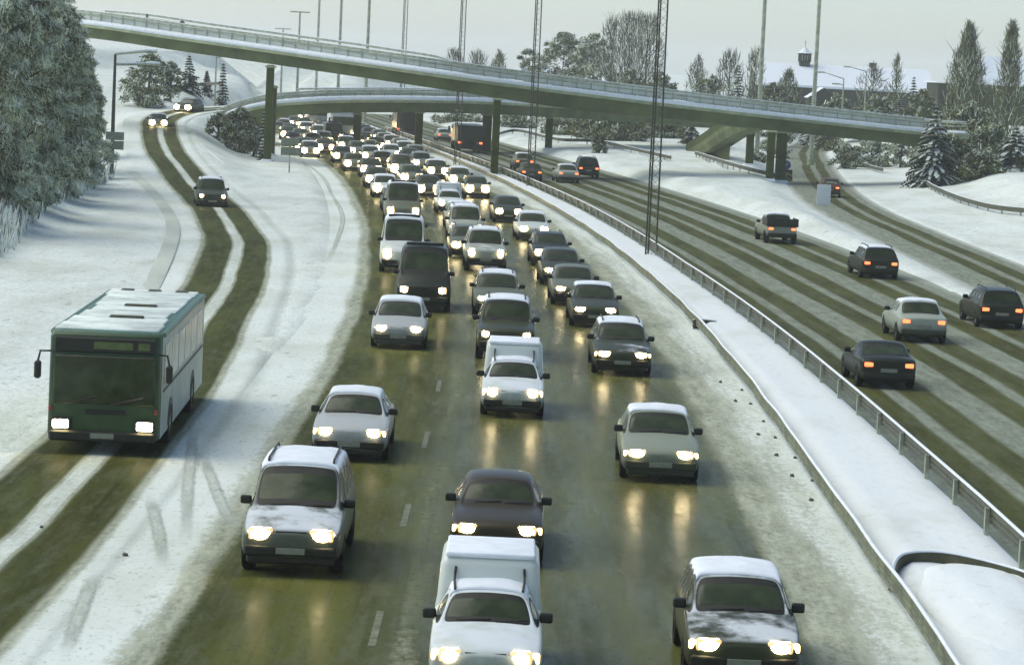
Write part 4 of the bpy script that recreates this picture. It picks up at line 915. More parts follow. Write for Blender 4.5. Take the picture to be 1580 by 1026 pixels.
def car_spec(L, W, H, zn, zc, xc, xr0, xr1, xtb, ztr, zb=0.2, cabw=0.80, tail=0.0, beltz=None, sides='sss', hl=(0.34, 0.16, 0.62), grille=(0.75, 0.14), big=False,
             bumper='trim', fog=False, lamp_r=None, hn=0.0, snow=None, rearglass='r'):
    return dict(L=L, W=W, H=H, zn=zn, zc=zc, xc=xc, xr0=xr0, xr1=xr1, xtb=xtb, ztr=ztr, zb=zb, cabw=cabw, tail=tail, beltz=beltz or zc, sides=sides, hl=hl, grille=grille, big=big, bumper=bumper, fog=fog, rearglass=rearglass)
SPECS = {
    # the everyday outlines: length, width, height, nose height, cowl height, cowl x, windscreen top x, roof end x, rear glass foot x, tail height
    'hatchback': car_spec(4.05, 1.70, 1.44, 0.74, 0.95, 0.98, 0.22, -1.35, -1.82, 0.95, hl=(0.36, 0.17, 0.64)),
    'old_hatchback': car_spec(4.0, 1.63, 1.37, 0.76, 0.91, 0.88, 0.30, -1.35, -1.78, 0.95, hl=(0.30, 0.16, 0.64), cabw=0.74),
    'sedan': car_spec(4.45, 1.70, 1.41, 0.73, 0.93, 0.90, 0.18, -1.02, -1.55, 0.95, tail=0.55, hl=(0.38, 0.15, 0.63)),
    'old_sedan': car_spec(4.4, 1.68, 1.38, 0.78, 0.92, 0.82, 0.22, -1.05, -1.58, 0.93, tail=0.5, hl=(0.34, 0.16, 0.66), cabw=0.73),
    'estate': car_spec(4.5, 1.72, 1.45, 0.74, 0.94, 0.92, 0.22, -1.80, -2.08, 0.92, hl=(0.38, 0.15, 0.63)),
    'off_roader': car_spec(4.4, 1.78, 1.78, 0.98, 1.12, 0.78, 0.28, -1.85, -2.02, 1.08, zb=0.32, cabw=0.80, hl=(0.26, 0.18, 0.82), big=True),
    'people_carrier': car_spec(4.55, 1.74, 1.78, 0.84, 1.08, 1.28, 0.52, -1.95, -2.14, 1.02, zb=0.26, cabw=0.84, hl=(0.40, 0.20, 0.74), big=True),
    'transit_van': car_spec(5.0, 1.95, 2.30, 0.98, 1.30, 1.75, 1.02, -2.32, -2.40, 1.20, zb=0.28, cabw=0.86, sides='sbb', hl=(0.32, 0.22, 0.80), big=True),
    'small_van': car_spec(4.0, 1.60, 1.36, 0.76, 0.93, 0.92, 0.36, -1.40, -1.80, 0.95, hl=(0.30, 0.19, 0.65), cabw=0.74, sides='sbb', rearglass='p'),
    'pickup': car_spec(4.7, 1.70, 1.55, 0.88, 1.02, 0.95, 0.42, -0.45, -0.62, 1.02, tail=1.65, zb=0.3, hl=(0.30, 0.17, 0.74), big=True),
    'coupe': car_spec(4.1, 1.68, 1.30, 0.66, 0.88, 0.75, 0.05, -0.75, -1.50, 0.92, tail=0.45, hl=(0.36, 0.14, 0.58)),
}
def car_parts(kind):
    S = SPECS[kind]; L, W, H, zn, zc, zb = S['L'], S['W'], S['H'], S['zn'], S['zc'], S['zb']
    hw = W / 2 * 1.03; wt = W / 2 * S['cabw']; xf = L / 2; xb = -L / 2; xc, xr0, xr1, xtb = S['xc'], S['xr0'], S['xr1'], S['xtb']
    zt = S['ztr']; bz = S['beltz']
    st = [(xf + 0.05, zb + 0.12, zn - 0.16, zn - 0.10, hw * 0.84, hw * 0.66), (xf - 0.05, zb, zn - 0.06, zn - 0.005, hw * 0.95, hw * 0.76),
          (xf - 0.28, zb - 0.02, zn + 0.0, zn + 0.05, hw * 0.995, hw * 0.82),
          ((xf + xc) / 2 - 0.1, zb - 0.02, (zn + zc) / 2 + 0.01, (zn + zc) / 2 + 0.06, hw, hw * 0.84), (xc + 0.05, zb - 0.02, bz - 0.03, zc + 0.01, hw, hw * 0.85),
          (xr0, zb - 0.02, bz, H - 0.06, hw, wt * 0.97), (xr0 - 0.3, zb - 0.02, bz + 0.01, H - 0.015, hw, wt)]
    seg = ['h', 'h', 'h', 'h', 'w', 's']
    n = 2
    for i in range(1, n + 1):
        t = i / (n + 1); x = xr0 - 0.3 + (xr1 - xr0 + 0.3) * t
        st.append((x, zb - 0.02, bz + 0.02, H - 0.005 * i, hw, wt)); seg.append(S['sides'][i - 1])
    st.append((xr1, zb - 0.02, bz + 0.03, H - 0.05, hw, wt * 0.97)); seg.append(S['sides'][2])
    st.append((xtb, zb, zt - 0.03, zt + 0.02, hw * 0.985, hw * 0.82)); seg.append(S['rearglass'])
    if S['tail'] > 0.3:
        st.append(((xtb + xb) / 2, zb, zt - 0.02, zt + 0.02, hw * 0.98, hw * 0.82)); seg.append('p')
    st += [(xb + 0.10, zb + 0.02, zt - 0.07, zt - 0.02, hw * 0.95, hw * 0.78), (xb - 0.04, zb + 0.14, zt - 0.14, zt - 0.10, hw * 0.86, hw * 0.70)]; seg += ['p', 'p']
    ev = loft_body(st, W, seg)
    P = []                                                     # (name, mesh, location, parent index or None, role)
    add = lambda nm, me, loc=(0, 0, 0), par=None, role='': (P.append((nm, me, loc, par, role)), len(P) - 1)[1]
    add('body', pick(ev, 'body', (0, 5, 6), M_PAINT), role='paint')
    add('windscreen', pick(ev, 'windscreen', (1, 11), M_GLASS), role='main')
    for i in (2, 3):
        for me_ in split_loose(pick(ev, 'side_window', (i, i + 10), M_GLASS)): add('side_window', me_, role='main')
    if S['rearglass'] == 'r': add('rear_window', pick(ev, 'rear_window', (4, 14), M_GLASS), role='main')
    add('roof_snow', pick(ev, 'roof_snow', (5,), M_SNOWCAP, 0.045), role='snow')
    wr = 0.36 if S['big'] else 0.31; wm, rm, am, ww = (WHEEL_B, RIM_B, ARCH_B, 0.23) if S['big'] else (WHEEL, RIM, ARCH, 0.19)
    for sx in (xf - 0.80, xb + 0.75):
        for sy in (-1, 1):
            k = add('wheel', wm, (sx, sy * (W / 2 - ww / 2 + 0.02), wr), role='main'); add('rim', rm, (0, 0, 0), k, 'near')
            add('wheel_arch', am, (sx, sy * (W / 2 + 0.012), wr), role='near')
    lw, lh, lz = S['hl']; xh = xf - 0.03
    bm = bmesh.new(); rbox(bm, (-0.02, 0, 0), (0.15, lw + 0.03, lh + 0.02), 0.05, 3); n0 = len(bm.faces); us = bmesh.ops.create_uvsphere(bm, u_segments=16, v_segments=10, radius=0.5)
    for v in us["verts"]: v.co = Vector((v.co.x * 0.13 + 0.03, v.co.y * lw * 0.86, v.co.z * lh * 1.02))
    bm.faces.ensure_lookup_table()
    for fi_, f in enumerate(bm.faces): f.material_index = 1 if fi_ >= n0 else 0
    hm = bm_mesh(bm, 'headlight', [M_LENS, M_HEAD])
    sm = rbm('side_lamp', M_SIDE, [((0, 0, 0), (0.12, 0.10, lh * 0.8))], 0.03, 2, True)
    for sy in (-1, 1):
        add('headlight', hm, (xh, sy * (W / 2 - lw / 2 - 0.14), lz), role='head')
        add('side_lamp', sm, (xh - 0.05, sy * (W / 2 - 0.075), lz), role='side')
    gw = W - 2 * (lw + 0.2)
    gb = [((0, 0, 0), (0.06, gw, lh * 0.8))]
    add('grille', rbm('grille', M_TRIM, gb + [((0.025, 0, 0.0), (0.03, gw * 0.9, 0.018))], 0.012), (xf - 0.015, 0, lz - 0.01), role='main')
    bz0 = zb + 0.17
    add('bumper', rbm('bumper', M_TRIM, [((0, 0, 0), (0.16, W * 0.93, 0.20)), ((-0.03, 0, -0.16), (0.12, W * 0.88, 0.16))], 0.05, 3), (xf - 0.03, 0, bz0 + 0.03), role='main')  # black bumper and valance made tall, taking in shade and dirt below the nose
    add('number_plate', rbm('number_plate', M_PLATE, [((0, 0, 0), (0.02, 0.50, 0.11))], 0.006), (xf + 0.06, 0, bz0 + 0.04), role='main')
    mm = rbm('door_mirror', M_TRIM, [((0, 0.10, 0.02), (0.12, 0.20, 0.15)), ((0, -0.02, -0.03), (0.08, 0.1, 0.05))], 0.035, 2)
    mr = rbm('door_mirror', M_TRIM, [((0, -0.10, 0.02), (0.12, 0.20, 0.15)), ((0, 0.02, -0.03), (0.08, 0.1, 0.05))], 0.035, 2)
    add('door_mirror', mm, (xc - 0.42, W / 2 * 0.95, bz + 0.03), role='main'); add('door_mirror', mr, (xc - 0.42, -W / 2 * 0.95, bz + 0.03), role='main')
    tm = rbm('tail_light', M_TAIL, [((0, 0, 0), (0.10, 0.26, 0.13))], 0.03, 2, True)
    for sy in (-1, 1): add('tail_light', tm, (xb + 0.02, sy * (W / 2 - 0.24), zt - 0.20), role='tail')
    add('rear_bumper', rbm('rear_bumper', M_TRIM, [((0, 0, 0), (0.16, W * 0.94, 0.18))], 0.05, 3), (xb + 0.03, 0, bz0 + 0.03), role='rear')
    add('rear_number_plate', rbm('rear_number_plate', M_PLATE, [((0, 0, 0), (0.02, 0.50, 0.11))], 0.006), (xb - 0.035, 0, zt - 0.36), role='rear')
    wip = MB()
    for y0 in (-0.45, 0.12): wip.tube([(xc + 0.02, y0, zc + 0.045), (xc - 0.03, y0 + 0.50, zc + 0.07)], 0.010, 4)
    add('wiper', wip.mesh('wiper', [M_TRIM]), role='near')
    if kind == 'small_van':
        bm = bmesh.new()
        def tp(q):
            if q.x > 0: q.x -= (q.z + 0.63) * 0.28 if q.z > 0 else 0
            if q.z > 0: q.y *= 0.90
        rbox(bm, (-1.0, 0, 1.08), (2.1, W * 1.02, 1.26), 0.15, 4, tp)
        add('cargo_box', bm_mesh(bm, 'cargo_box', M_PAINT), role='paint')
        add('cargo_box_snow', rbm('cargo_box_snow', M_SNOWCAP, [((0, 0, 0), (1.62, W * 0.84, 0.08))], 0.035, 3, True), (-1.12, 0, 1.725), role='snow')
        for sy in (-1, 1):
            st2 = MB(); st2.tube([(0.38, sy * 0.50, H - 0.03), (0.0, sy * 0.52, H + 0.03), (-0.20, sy * 0.52, H + 0.09), (-0.25, sy * 0.51, H + 0.20)], 0.02, 5)
            add('gutter_strip', st2.mesh('gutter_strip', [M_TRIM]), role='main')
    if kind in ('off_roader', 'people_carrier', 'estate'):
        for sy in (-1, 1):
            rr = MB(); rr.tube([(xr0 - 0.15, sy * wt * 0.80, H), (xr0 - 0.25, sy * wt * 0.80, H + 0.05), (xr1 + 0.2, sy * wt * 0.80, H + 0.045), (xr1 + 0.1, sy * wt * 0.80, H - 0.02)], 0.022, 6)
            add('roof_rail', rr.mesh('roof_rail', [M_TRIM]), role='main')
    if kind == 'transit_van':
        add('roof_rack_bar', rbm('roof_rack_bar', M_TRIM, [((0, 0, 0), (0.10, 1.35, 0.12))], 0.03), (0.75, 0, H + 0.06), role='main')
        for sy in (-1, 1): add('roof_lamp', rbm('roof_lamp', M_HEAD, [((0, 0, 0), (0.06, 0.10, 0.06))], 0.02), (0.98, sy * 0.66, H + 0.0), role='side')
    if kind == 'pickup':
        add('cargo_bed', rbm('cargo_bed', M_TRIM, [((0, 0, 0), (1.75, W * 1.02, 0.10)), ((0, W * 0.49, 0.2), (1.75, 0.05, 0.35)), ((0, -W * 0.49, 0.2), (1.75, 0.05, 0.35)), ((-0.86, 0, 0.2), (0.05, W * 1.0, 0.35))], 0.01), (-1.55, 0, 1.0), role='main')
    return P, S
PROTO = {}
def spawn(kind, front_or_rear, yaw, color, dust=0.1, snow=True, label=None, cat='car', group=None, head=True, tail=False, side=False, near=False, anchor='front', bumper_paint=False, name=None, z=0.0):
    if kind not in PROTO: PROTO[kind] = car_parts(kind)
    P, S = PROTO[kind]
    fw = Vector((math.cos(yaw), math.sin(yaw), 0)); p = Vector(front_or_rear)
    off = {'front': -S['L'] / 2, 'rear': S['L'] / 2, 'mid': 0}[anchor]
    p = p + fw * off; p.z = z
    r = thing(name or kind, label, cat, p, yaw, group)
    idx = {}
    for i, (nm, me, loc, par, role) in enumerate(P):
        if role == 'near' and not near: continue
        if role == 'snow' and not snow: continue
        if role == 'head' and not head: continue
        if role == 'side' and not side: continue
        if role == 'tail' and not tail: continue
        if role == 'rear' and head: continue
        if par is not None and par not in idx: continue
        o = link(nm, me, idx[par] if par is not None else r, loc); idx[i] = o
        o.color = (*color, dust)
        if nm == 'headlight' and not near: o.scale = (1.4, 1.2, 1.7) if p.y < 190 else (2.2, 1.45, 3.0)  # lamps enlarged with distance so their blooming glare is put into the shape
        if bumper_paint and nm in ('bumper', 'rear_bumper'):
            o.material_slots[0].link = 'OBJECT'; o.material_slots[0].material = M_PAINT; o.color = (*[c * 0.7 for c in color], 0.0)
    return r

# ------------------------------------------------------------------ the traffic
def tangent(u, y, sgn):
    d = Vector((Cx(y + 1) - Cx(y - 1), 2.0, 0)).normalized() * sgn; return math.atan2(d.y, d.x)
def ramp_dir(p):
    k = min(range(len(RAMP) - 1), key=lambda i: (RAMP[i].xy - Vector((p.x, p.y))).length); k = max(1, k); d = RAMP[k - 1] - RAMP[k + 1]; return math.atan2(d.y, d.x), RAMP[k].z
Q = "cars queuing towards the camera"; QF = "cars in the far part of the queue"
WHT, SIL, LGR, GRY, DGR, BLK, BLU, GRN, RED = (.64, .70, .64), (.28, .315, .23), (.38, .42, .34), (.15, .17, .11), (.05, .06, .03), (.02, .025, .011), (.035, .05, .04), (.035, .05, .026), (.052, .043, .020)
used = []
def q_car(kind, hx, hy, color, label, dust=0.05, snow=True, near=None, side=None, bp=False, group=Q, cat='car', name=None):
    if kind not in PROTO: PROTO[kind] = car_parts(kind)
    z = SPECS[kind]['hl'][2]; p = G(hx, hy, z); yaw = tangent(0, p.y, -1)
    o = spawn(kind, (p.x, p.y, 0), yaw, color, dust, snow, label, cat, group, True, False, side if side is not None else p.y < 90, p.y < 125 if near is None else near, 'front', bp, name)
    used.append((p.x, p.y, SPECS[kind]['L'], label)); return o
# near part, one by one: centre between the headlights in the photograph
q_car('small_van', 749, 1014, WHT, "closest white van, tall cargo box, cut off by the lower edge", 0.62, cat='van', name='panel_van')
q_car('hatchback', 1149, 998, DGR, "dark car with thick roof snow and snowy bonnet, cut by the lower edge", 0.56)
q_car('old_sedan', 767, 818, RED, "dark brownish car directly behind the closest white van", 0.02, False, side=True)
q_car('people_carrier', 449, 826, (.12, .135, .10), "large people carrier with patchy snow on its bonnet", 0.60, side=False)
q_car('sedan', 1020, 702, SIL, "silver car with a snowy roof mirrored in the wet lane", 0.16, bp=True)
q_car('old_sedan', 539, 668, (.52, .55, .52), "pale boxy car behind the large people carrier", 0.10, side=True)
q_car('small_van', 791, 607, WHT, "white panel van behind the dark brownish car, second van in the middle lane", 0.60, cat='van', name='panel_van')
q_car('estate', 961, 548, DGR, "dark car with frosted bonnet behind the silver one in the inner lane", 0.40)
q_car('hatchback', 615, 508, (.46, .49, .46), "light grey rounded car just ahead of the dark van", 0.30, bp=True)
q_car('off_roader', 781, 517, DGR, "dark car right behind the second white panel van", 0.12)
q_car('estate', 768, 462, GRY, "grey car with snowy roof hidden behind a dark car and white van", 0.25)
q_car('transit_van', 653, 448, BLK, "big dark van with roof lamps in the outer lane", 0.0, snow=False, cat='van', name='transit_van')
q_car('sedan', 919, 479, DGR, "dark car fourth from the lower edge in the inner lane", 0.15)
q_car('sedan', 887, 447, GRY, "grey car tucked behind a dark car in the inner lane, fifth from the lower edge", 0.05, False)
q_car('hatchback', 867, 418, DGR, "dark car sixth from the lower edge in the inner lane, mostly hidden", 0.0, False)
q_car('estate', 851, 391, BLU, "dark bluish car at the rear of the dense inner lane bunch", 0.0, False)
q_car('off_roader', 750, 391, LGR, "pale off roader with square nose in the middle lane", 0.45, cat='car')
q_car('transit_van', 622, 393, WHT, "pale van hidden behind the big dark van", 0.50, cat='van', name='transit_van')
q_car('estate', 722, 379, GRY, "dark car half hidden behind the pale off roader", 0.1, False)
q_car('sedan', 824, 354, WHT, "clean white car alone in the inner lane, behind the dense bunch", 0.20, bp=True)
q_car('hatchback', 628, 362, LGR, "pale car with snowy bonnet behind the pale van in the outer lane", 0.55)
q_car('hatchback', 785, 327, DGR, "dark lone car behind the clean white one in the inner lane", 0.0, False)
q_car('people_carrier', 719, 352, LGR, "light car with snowy roof in front of two silver ones, middle lane", 0.35)
q_car('transit_van', 622, 326, GRY, "grey van with a thick white roof, outer lane", 0.2, cat='van', name='transit_van')
q_car('sedan', 713, 337, LGR, "pale silver car close behind the light snowy roofed one", 0.2)
q_car('small_van', 695, 314, WHT, "white panel van in the middle lane, farthest of the three", 0.6, cat='van', name='panel_van')
far = [('hatchback', 612, 311, DGR, "dark car peeping out behind the grey van with thick white roof"), ('sedan', 737, 292, GRY, "grey car in the inner lane beside the barrier, level with a white van"), ('estate', 662, 292, DGR, "dark car ahead of the white panel van's bonnet, middle lane"),
       ('hatchback', 595, 291, WHT, "white snowy car in the outer lane, far from any white van"), ('sedan', 711, 277, GRY, "grey car in the inner lane near the foot of the tall reservation pillar"), ('sedan', 582, 277, DGR, "dark car behind the white snowy one in the outer lane"),
       ('estate', 636, 274, GRY, "grey estate car in the middle of the far queue"), ('hatchback', 573, 262, DGR, "dark car in the outer lane with a light patch on its windscreen"), ('sedan', 676, 264, DGR, "dark car in the inner lane with yellowish lamps, close to the snow bank"),
       ('people_carrier', 620, 261, GRY, "tall grey car in the middle of the far queue"), ('sedan', 547, 253, GRY, "grey car at the outer edge of the queue, next to the snow island"), ('estate', 652, 252, LGR, "pale estate near the barrier in the far queue"),
       ('hatchback', 592, 250, DGR, "dark small car in the thick of the far queue"), ('hatchback', 573, 241, LGR, "pale small car in the thick of the far queue"), ('sedan', 634, 244, DGR, "dark car on the inner side near the lower bridge pillar"), ('sedan', 529, 241, DGR, "dark car on the outer side, beyond the tip of the snow island"),
       ('hatchback', 605, 238, WHT, "white roofed car near the pillar of the lower bridge"), ('estate', 553, 233, GRY, "grey estate below the dark van fronting the lorry"), ('hatchback', 503, 228, RED, "reddish dark car at the outer edge of the far queue"), ('sedan', 583, 225, GRY, "grey car with one bright lamp by the barrier"),
       ('sedan', 536, 224, DGR, "dark car just before the dark van fronting the lorry"), ('hatchback', 484, 219, LGR, "pale car on the outer side, left of the lorry"), ('hatchback', 562, 217, DGR, "dark car between the lorry and the barrier"), ('sedan', 464, 211, GRY, "grey car far out on the outer side of the queue"),
       ('estate', 493, 206, DGR, "dark estate beside the lorry's cargo box"), ('sedan', 541, 208, GRY, "grey car beside the lorry, next to the lower bridge pillar"), ('hatchback', 448, 203, DGR, "dark car near the sign on the snow island's tip"), ('sedan', 474, 200, LGR, "pale car far back, left of the lorry"),
       ('hatchback', 439, 195, DGR, "dark car close to the short dark pillar"), ('sedan', 456, 190, GRY, "grey car under the lower bridge, far back"), ('estate', 441, 181, DGR, "most distant dark car with bright lamps by the short dark pillar"), ('sedan', 470, 192, DGR, "dark car far back in the middle of the hazy queue")]
for i, (k, hx, hy, c, lb) in enumerate(far): q_car(k, hx, hy, c, lb, 0.35 if c in (WHT, LGR) else 0.1, snow=(c in (WHT, LGR) or i % 4 == 0), near=False, group=QF)
fr = random.Random(21)
for u, y0, y1 in ((-3.45, 205, 400), (0.0, 205, 400), (3.4, 212, 400), (-6.4, 262, 400)):
    y = y0
    while y < y1:
        k = fr.choice(['hatchback', 'sedan', 'estate', 'old_hatchback', 'sedan']); px_ = Cx(y) + u
        if all(abs(px_ - a) > 1.9 or not (b - 8.6 < y < b + l + 4.0) for a, b, l, _ in used) and not (300 < y < 328 and -1.8 < u < 1.8):
            if k not in PROTO: PROTO[k] = car_parts(k)
            spawn(k, (px_ + fr.uniform(-.3, .3), y, 0), tangent(0, y, -1), fr.choice([DGR, GRY, GRY, LGR, BLK, BLU]), 0.1, fr.random() < 0.3, "car packed tightly among others in the distant queue, showing little but bright headlights", 'car', "cars packed in the hazy far queue", True, False, False, False, 'front')
            used.append((px_, y, 4.4, '')); y += 9.0
        y += 0.8
van = q_car('transit_van', 516, 213, BLK, "dark van driving right in front of the white lorry", 0.0, False, near=False, group=QF, cat='van', name='transit_van')

# right carriageway and slip road, seen from behind
O = "cars driving away on the opposite road"
def o_car(kind, bx_, by_, color, label, dust=0.05, snow=True, bp=False, yaw=None, near=None, group=O, z=0.0, dy=0.0, cat='car', name=None):
    if kind not in PROTO: PROTO[kind] = car_parts(kind)
    p = G(bx_, by_, z); y2 = tangent(0, p.y + 2, 1) if yaw is None else yaw
    return spawn(kind, (p.x, p.y, 0), y2 + dy, color, dust, snow, label, cat, group, False, True, False, p.y < 150 if near is None else near, 'rear', bp, name, z)
o_car('coupe', 1370, 601, BLK, "dark low coupe with snow dusted rear window, closest of the cars driving away", 0.35, False, dy=0.03)
o_car('sedan', 1424, 530, LGR, "light grey saloon with white roof, between a dark coupe and a dark saloon", 0.25, bp=True)
o_car('estate', 1545, 508, BLK, "dark saloon at the very edge of the picture, driving away", 0.0, False)
o_car('estate', 1358, 431, BLK, "dark estate car with roof rails driving away", 0.05, True)
o_car('pickup', 1206, 377, SIL, "grey pickup with an open flat bed driving away", 0.3, True, cat='pickup')
o_car('sedan', 877, 283, LGR, "pale saloon beside a dark off roader on the opposite road", 0.2)
o_car('off_roader', 908, 277, BLK, "dark off roader nearest the snow slope on the opposite road", 0.0, False)
o_car('hatchback', 820, 281, DGR, "dark car seen through the legs of the second lattice mast", 0.0, False)
o_car('hatchback', 809, 263, GRY, "grey snowy car a little beyond the one behind the mast legs", 0.2, True)
o_car('sedan', 686, 219, LGR, "pale car ahead of the dark tipper lorry", 0.3, True)
o_car('hatchback', 1279, 305, (.12, .035, .022), "reddish car with glowing red lamps on the slip road, behind the blank sign", 0.0, False, yaw=math.radians(84), group=None)
# ramp traffic
def r_car(kind, hx, hy, depth, color, label, snow, dust=0.0, near=False):
    if kind not in PROTO: PROTO[kind] = car_parts(kind)
    p = D(hx, hy, depth); yaw, z = ramp_dir(p)
    return spawn(kind, (p.x, p.y, 0), yaw, color, dust, snow, label, 'car', "cars coming down the ramp", True, False, False, near, 'front', False, None, p.z - SPECS[kind]['hl'][2])
r_car('off_roader', 328, 303, 172, DGR, "dark off roader with snowy roof coming down the ramp behind the bus", True, near=True)
r_car('sedan', 244, 190, 261, GRY, "car with bright lamps on the bend of the ramp", True, 0.1)
r_car('estate', 281, 166, 284, BLK, "dark estate turning into the ramp, farthest up it", False)

# lorries
def lorry(label, loc, yaw, L, W, H, box_mat, rear=False, cab_col=(.05, .055, .035)):
    t = thing("lorry", label, "lorry", loc, yaw)
    cabL = 2.1; xf = L / 2
    bm = bmesh.new(); rbox(bm, (xf - cabL / 2, 0, 1.65), (cabL, W * 0.97, 2.1), 0.14, 3); o = link("cab", bm_mesh(bm, "cab", M_PAINT), t); o.color = (*cab_col, 0.0)
    panel("windscreen", t, (xf + 0.005, 0, 2.1), (0.04, W * 0.85, 0.85), M_GLASS, 0.02)
    for sy in (-1, 1): panel("side_window", t, (xf - 0.7, sy * W * 0.487, 2.1), (0.8, 0.03, 0.7), M_GLASS, 0.01)
    panel("bumper", t, (xf - 0.02, 0, 0.62), (0.3, W * 0.95, 0.4), M_TRIM, 0.06)
    bm = bmesh.new(); rbox(bm, (-cabL / 2 - 0.1, 0, (H + 1.05) / 2), (L - cabL - 0.2, W, H - 1.05), 0.04, 2); o = link("cargo_box", bm_mesh(bm, "cargo_box", box_mat, False), t); o.color = (*cab_col, 0.0)
    panel("cargo_frame", o, (-L / 2 + 0.04, 0, (H + 1.05) / 2), (0.07, W * 0.86, H - 1.5), M_TRIM, 0.02)
    bm = bmesh.new(); rbox(bm, (-cabL / 2 - 0.1, 0, H + 0.05), (L - cabL - 0.5, W * 0.93, 0.12), 0.05, 2); link("roof_snow", bm_mesh(bm, "roof_snow", M_SNOWCAP), t)
    panel("chassis", t, (-0.5, 0, 0.8), (L - 1.2, 0.9, 0.35), M_TRIM, 0.03)
    for sx in (xf - 1.1, -L / 2 + 2.0, -L / 2 + 0.9):
        for sy in (-1, 1): link("wheel", WHEEL_T, t, (sx, sy * (W / 2 - 0.17), 0.5)); 
    if rear:
        for sy in (-1, 1): panel("tail_light", t, (-L / 2 - 0.03, sy * (W / 2 - 0.22), 1.0), (0.06, 0.3, 0.18), M_TAIL)
        panel("mud_guard", t, (-L / 2 + 0.06, 0, 0.62), (0.06, W * 0.9, 0.5), M_TRIM)
    else:
        for sy in (-1, 1): panel("headlight", t, (xf + 0.14, sy * (W / 2 - 0.3), 0.8), (0.1, 0.28, 0.2), M_HEAD, 0.03)
    for sy in (-1, 1): panel("door_mirror", t, (xf - 0.15, sy * (W / 2 + 0.2), 2.2), (0.1, 0.2, 0.45), M_TRIM, 0.03)
    return t
M_BOXW = plain("lorry_box_white", (0.62, 0.67, 0.66), 0.5, var=0.06)
p = A(521, 215, 318); lorry("white box lorry towering above the far queue beneath the lower bridge", (p.x, p.y + 5, 0), tangent(0, p.y, -1), 8.5, 2.6, 3.7, M_BOXW, cab_col=(.3, .33, .31))
p = G(718, 236); lorry("dark tipper lorry with red tail lights driving away, left of the tall reservation pillar", (p.x, p.y + 3.7, 0), tangent(0, p.y + 2, 1), 7.4, 2.55, 2.7, M_PAINT, True, BLK)
p = G(622, 213); lorry("dark lorry passing beside the lower bridge pillar, farthest on the opposite road", (p.x, p.y + 3.7, 0), tangent(0, p.y + 2, 1), 7.4, 2.5, 3.3, M_PAINT, True, BLK)
p = A(470, 190, 360); lorry("pale grey lorry far back in the haze, left of the white box lorry", (p.x + 1.0, p.y + 6, 0), tangent(0, p.y, -1), 7.5, 2.5, 3.4, M_BOXW, cab_col=(.4, .44, .42))

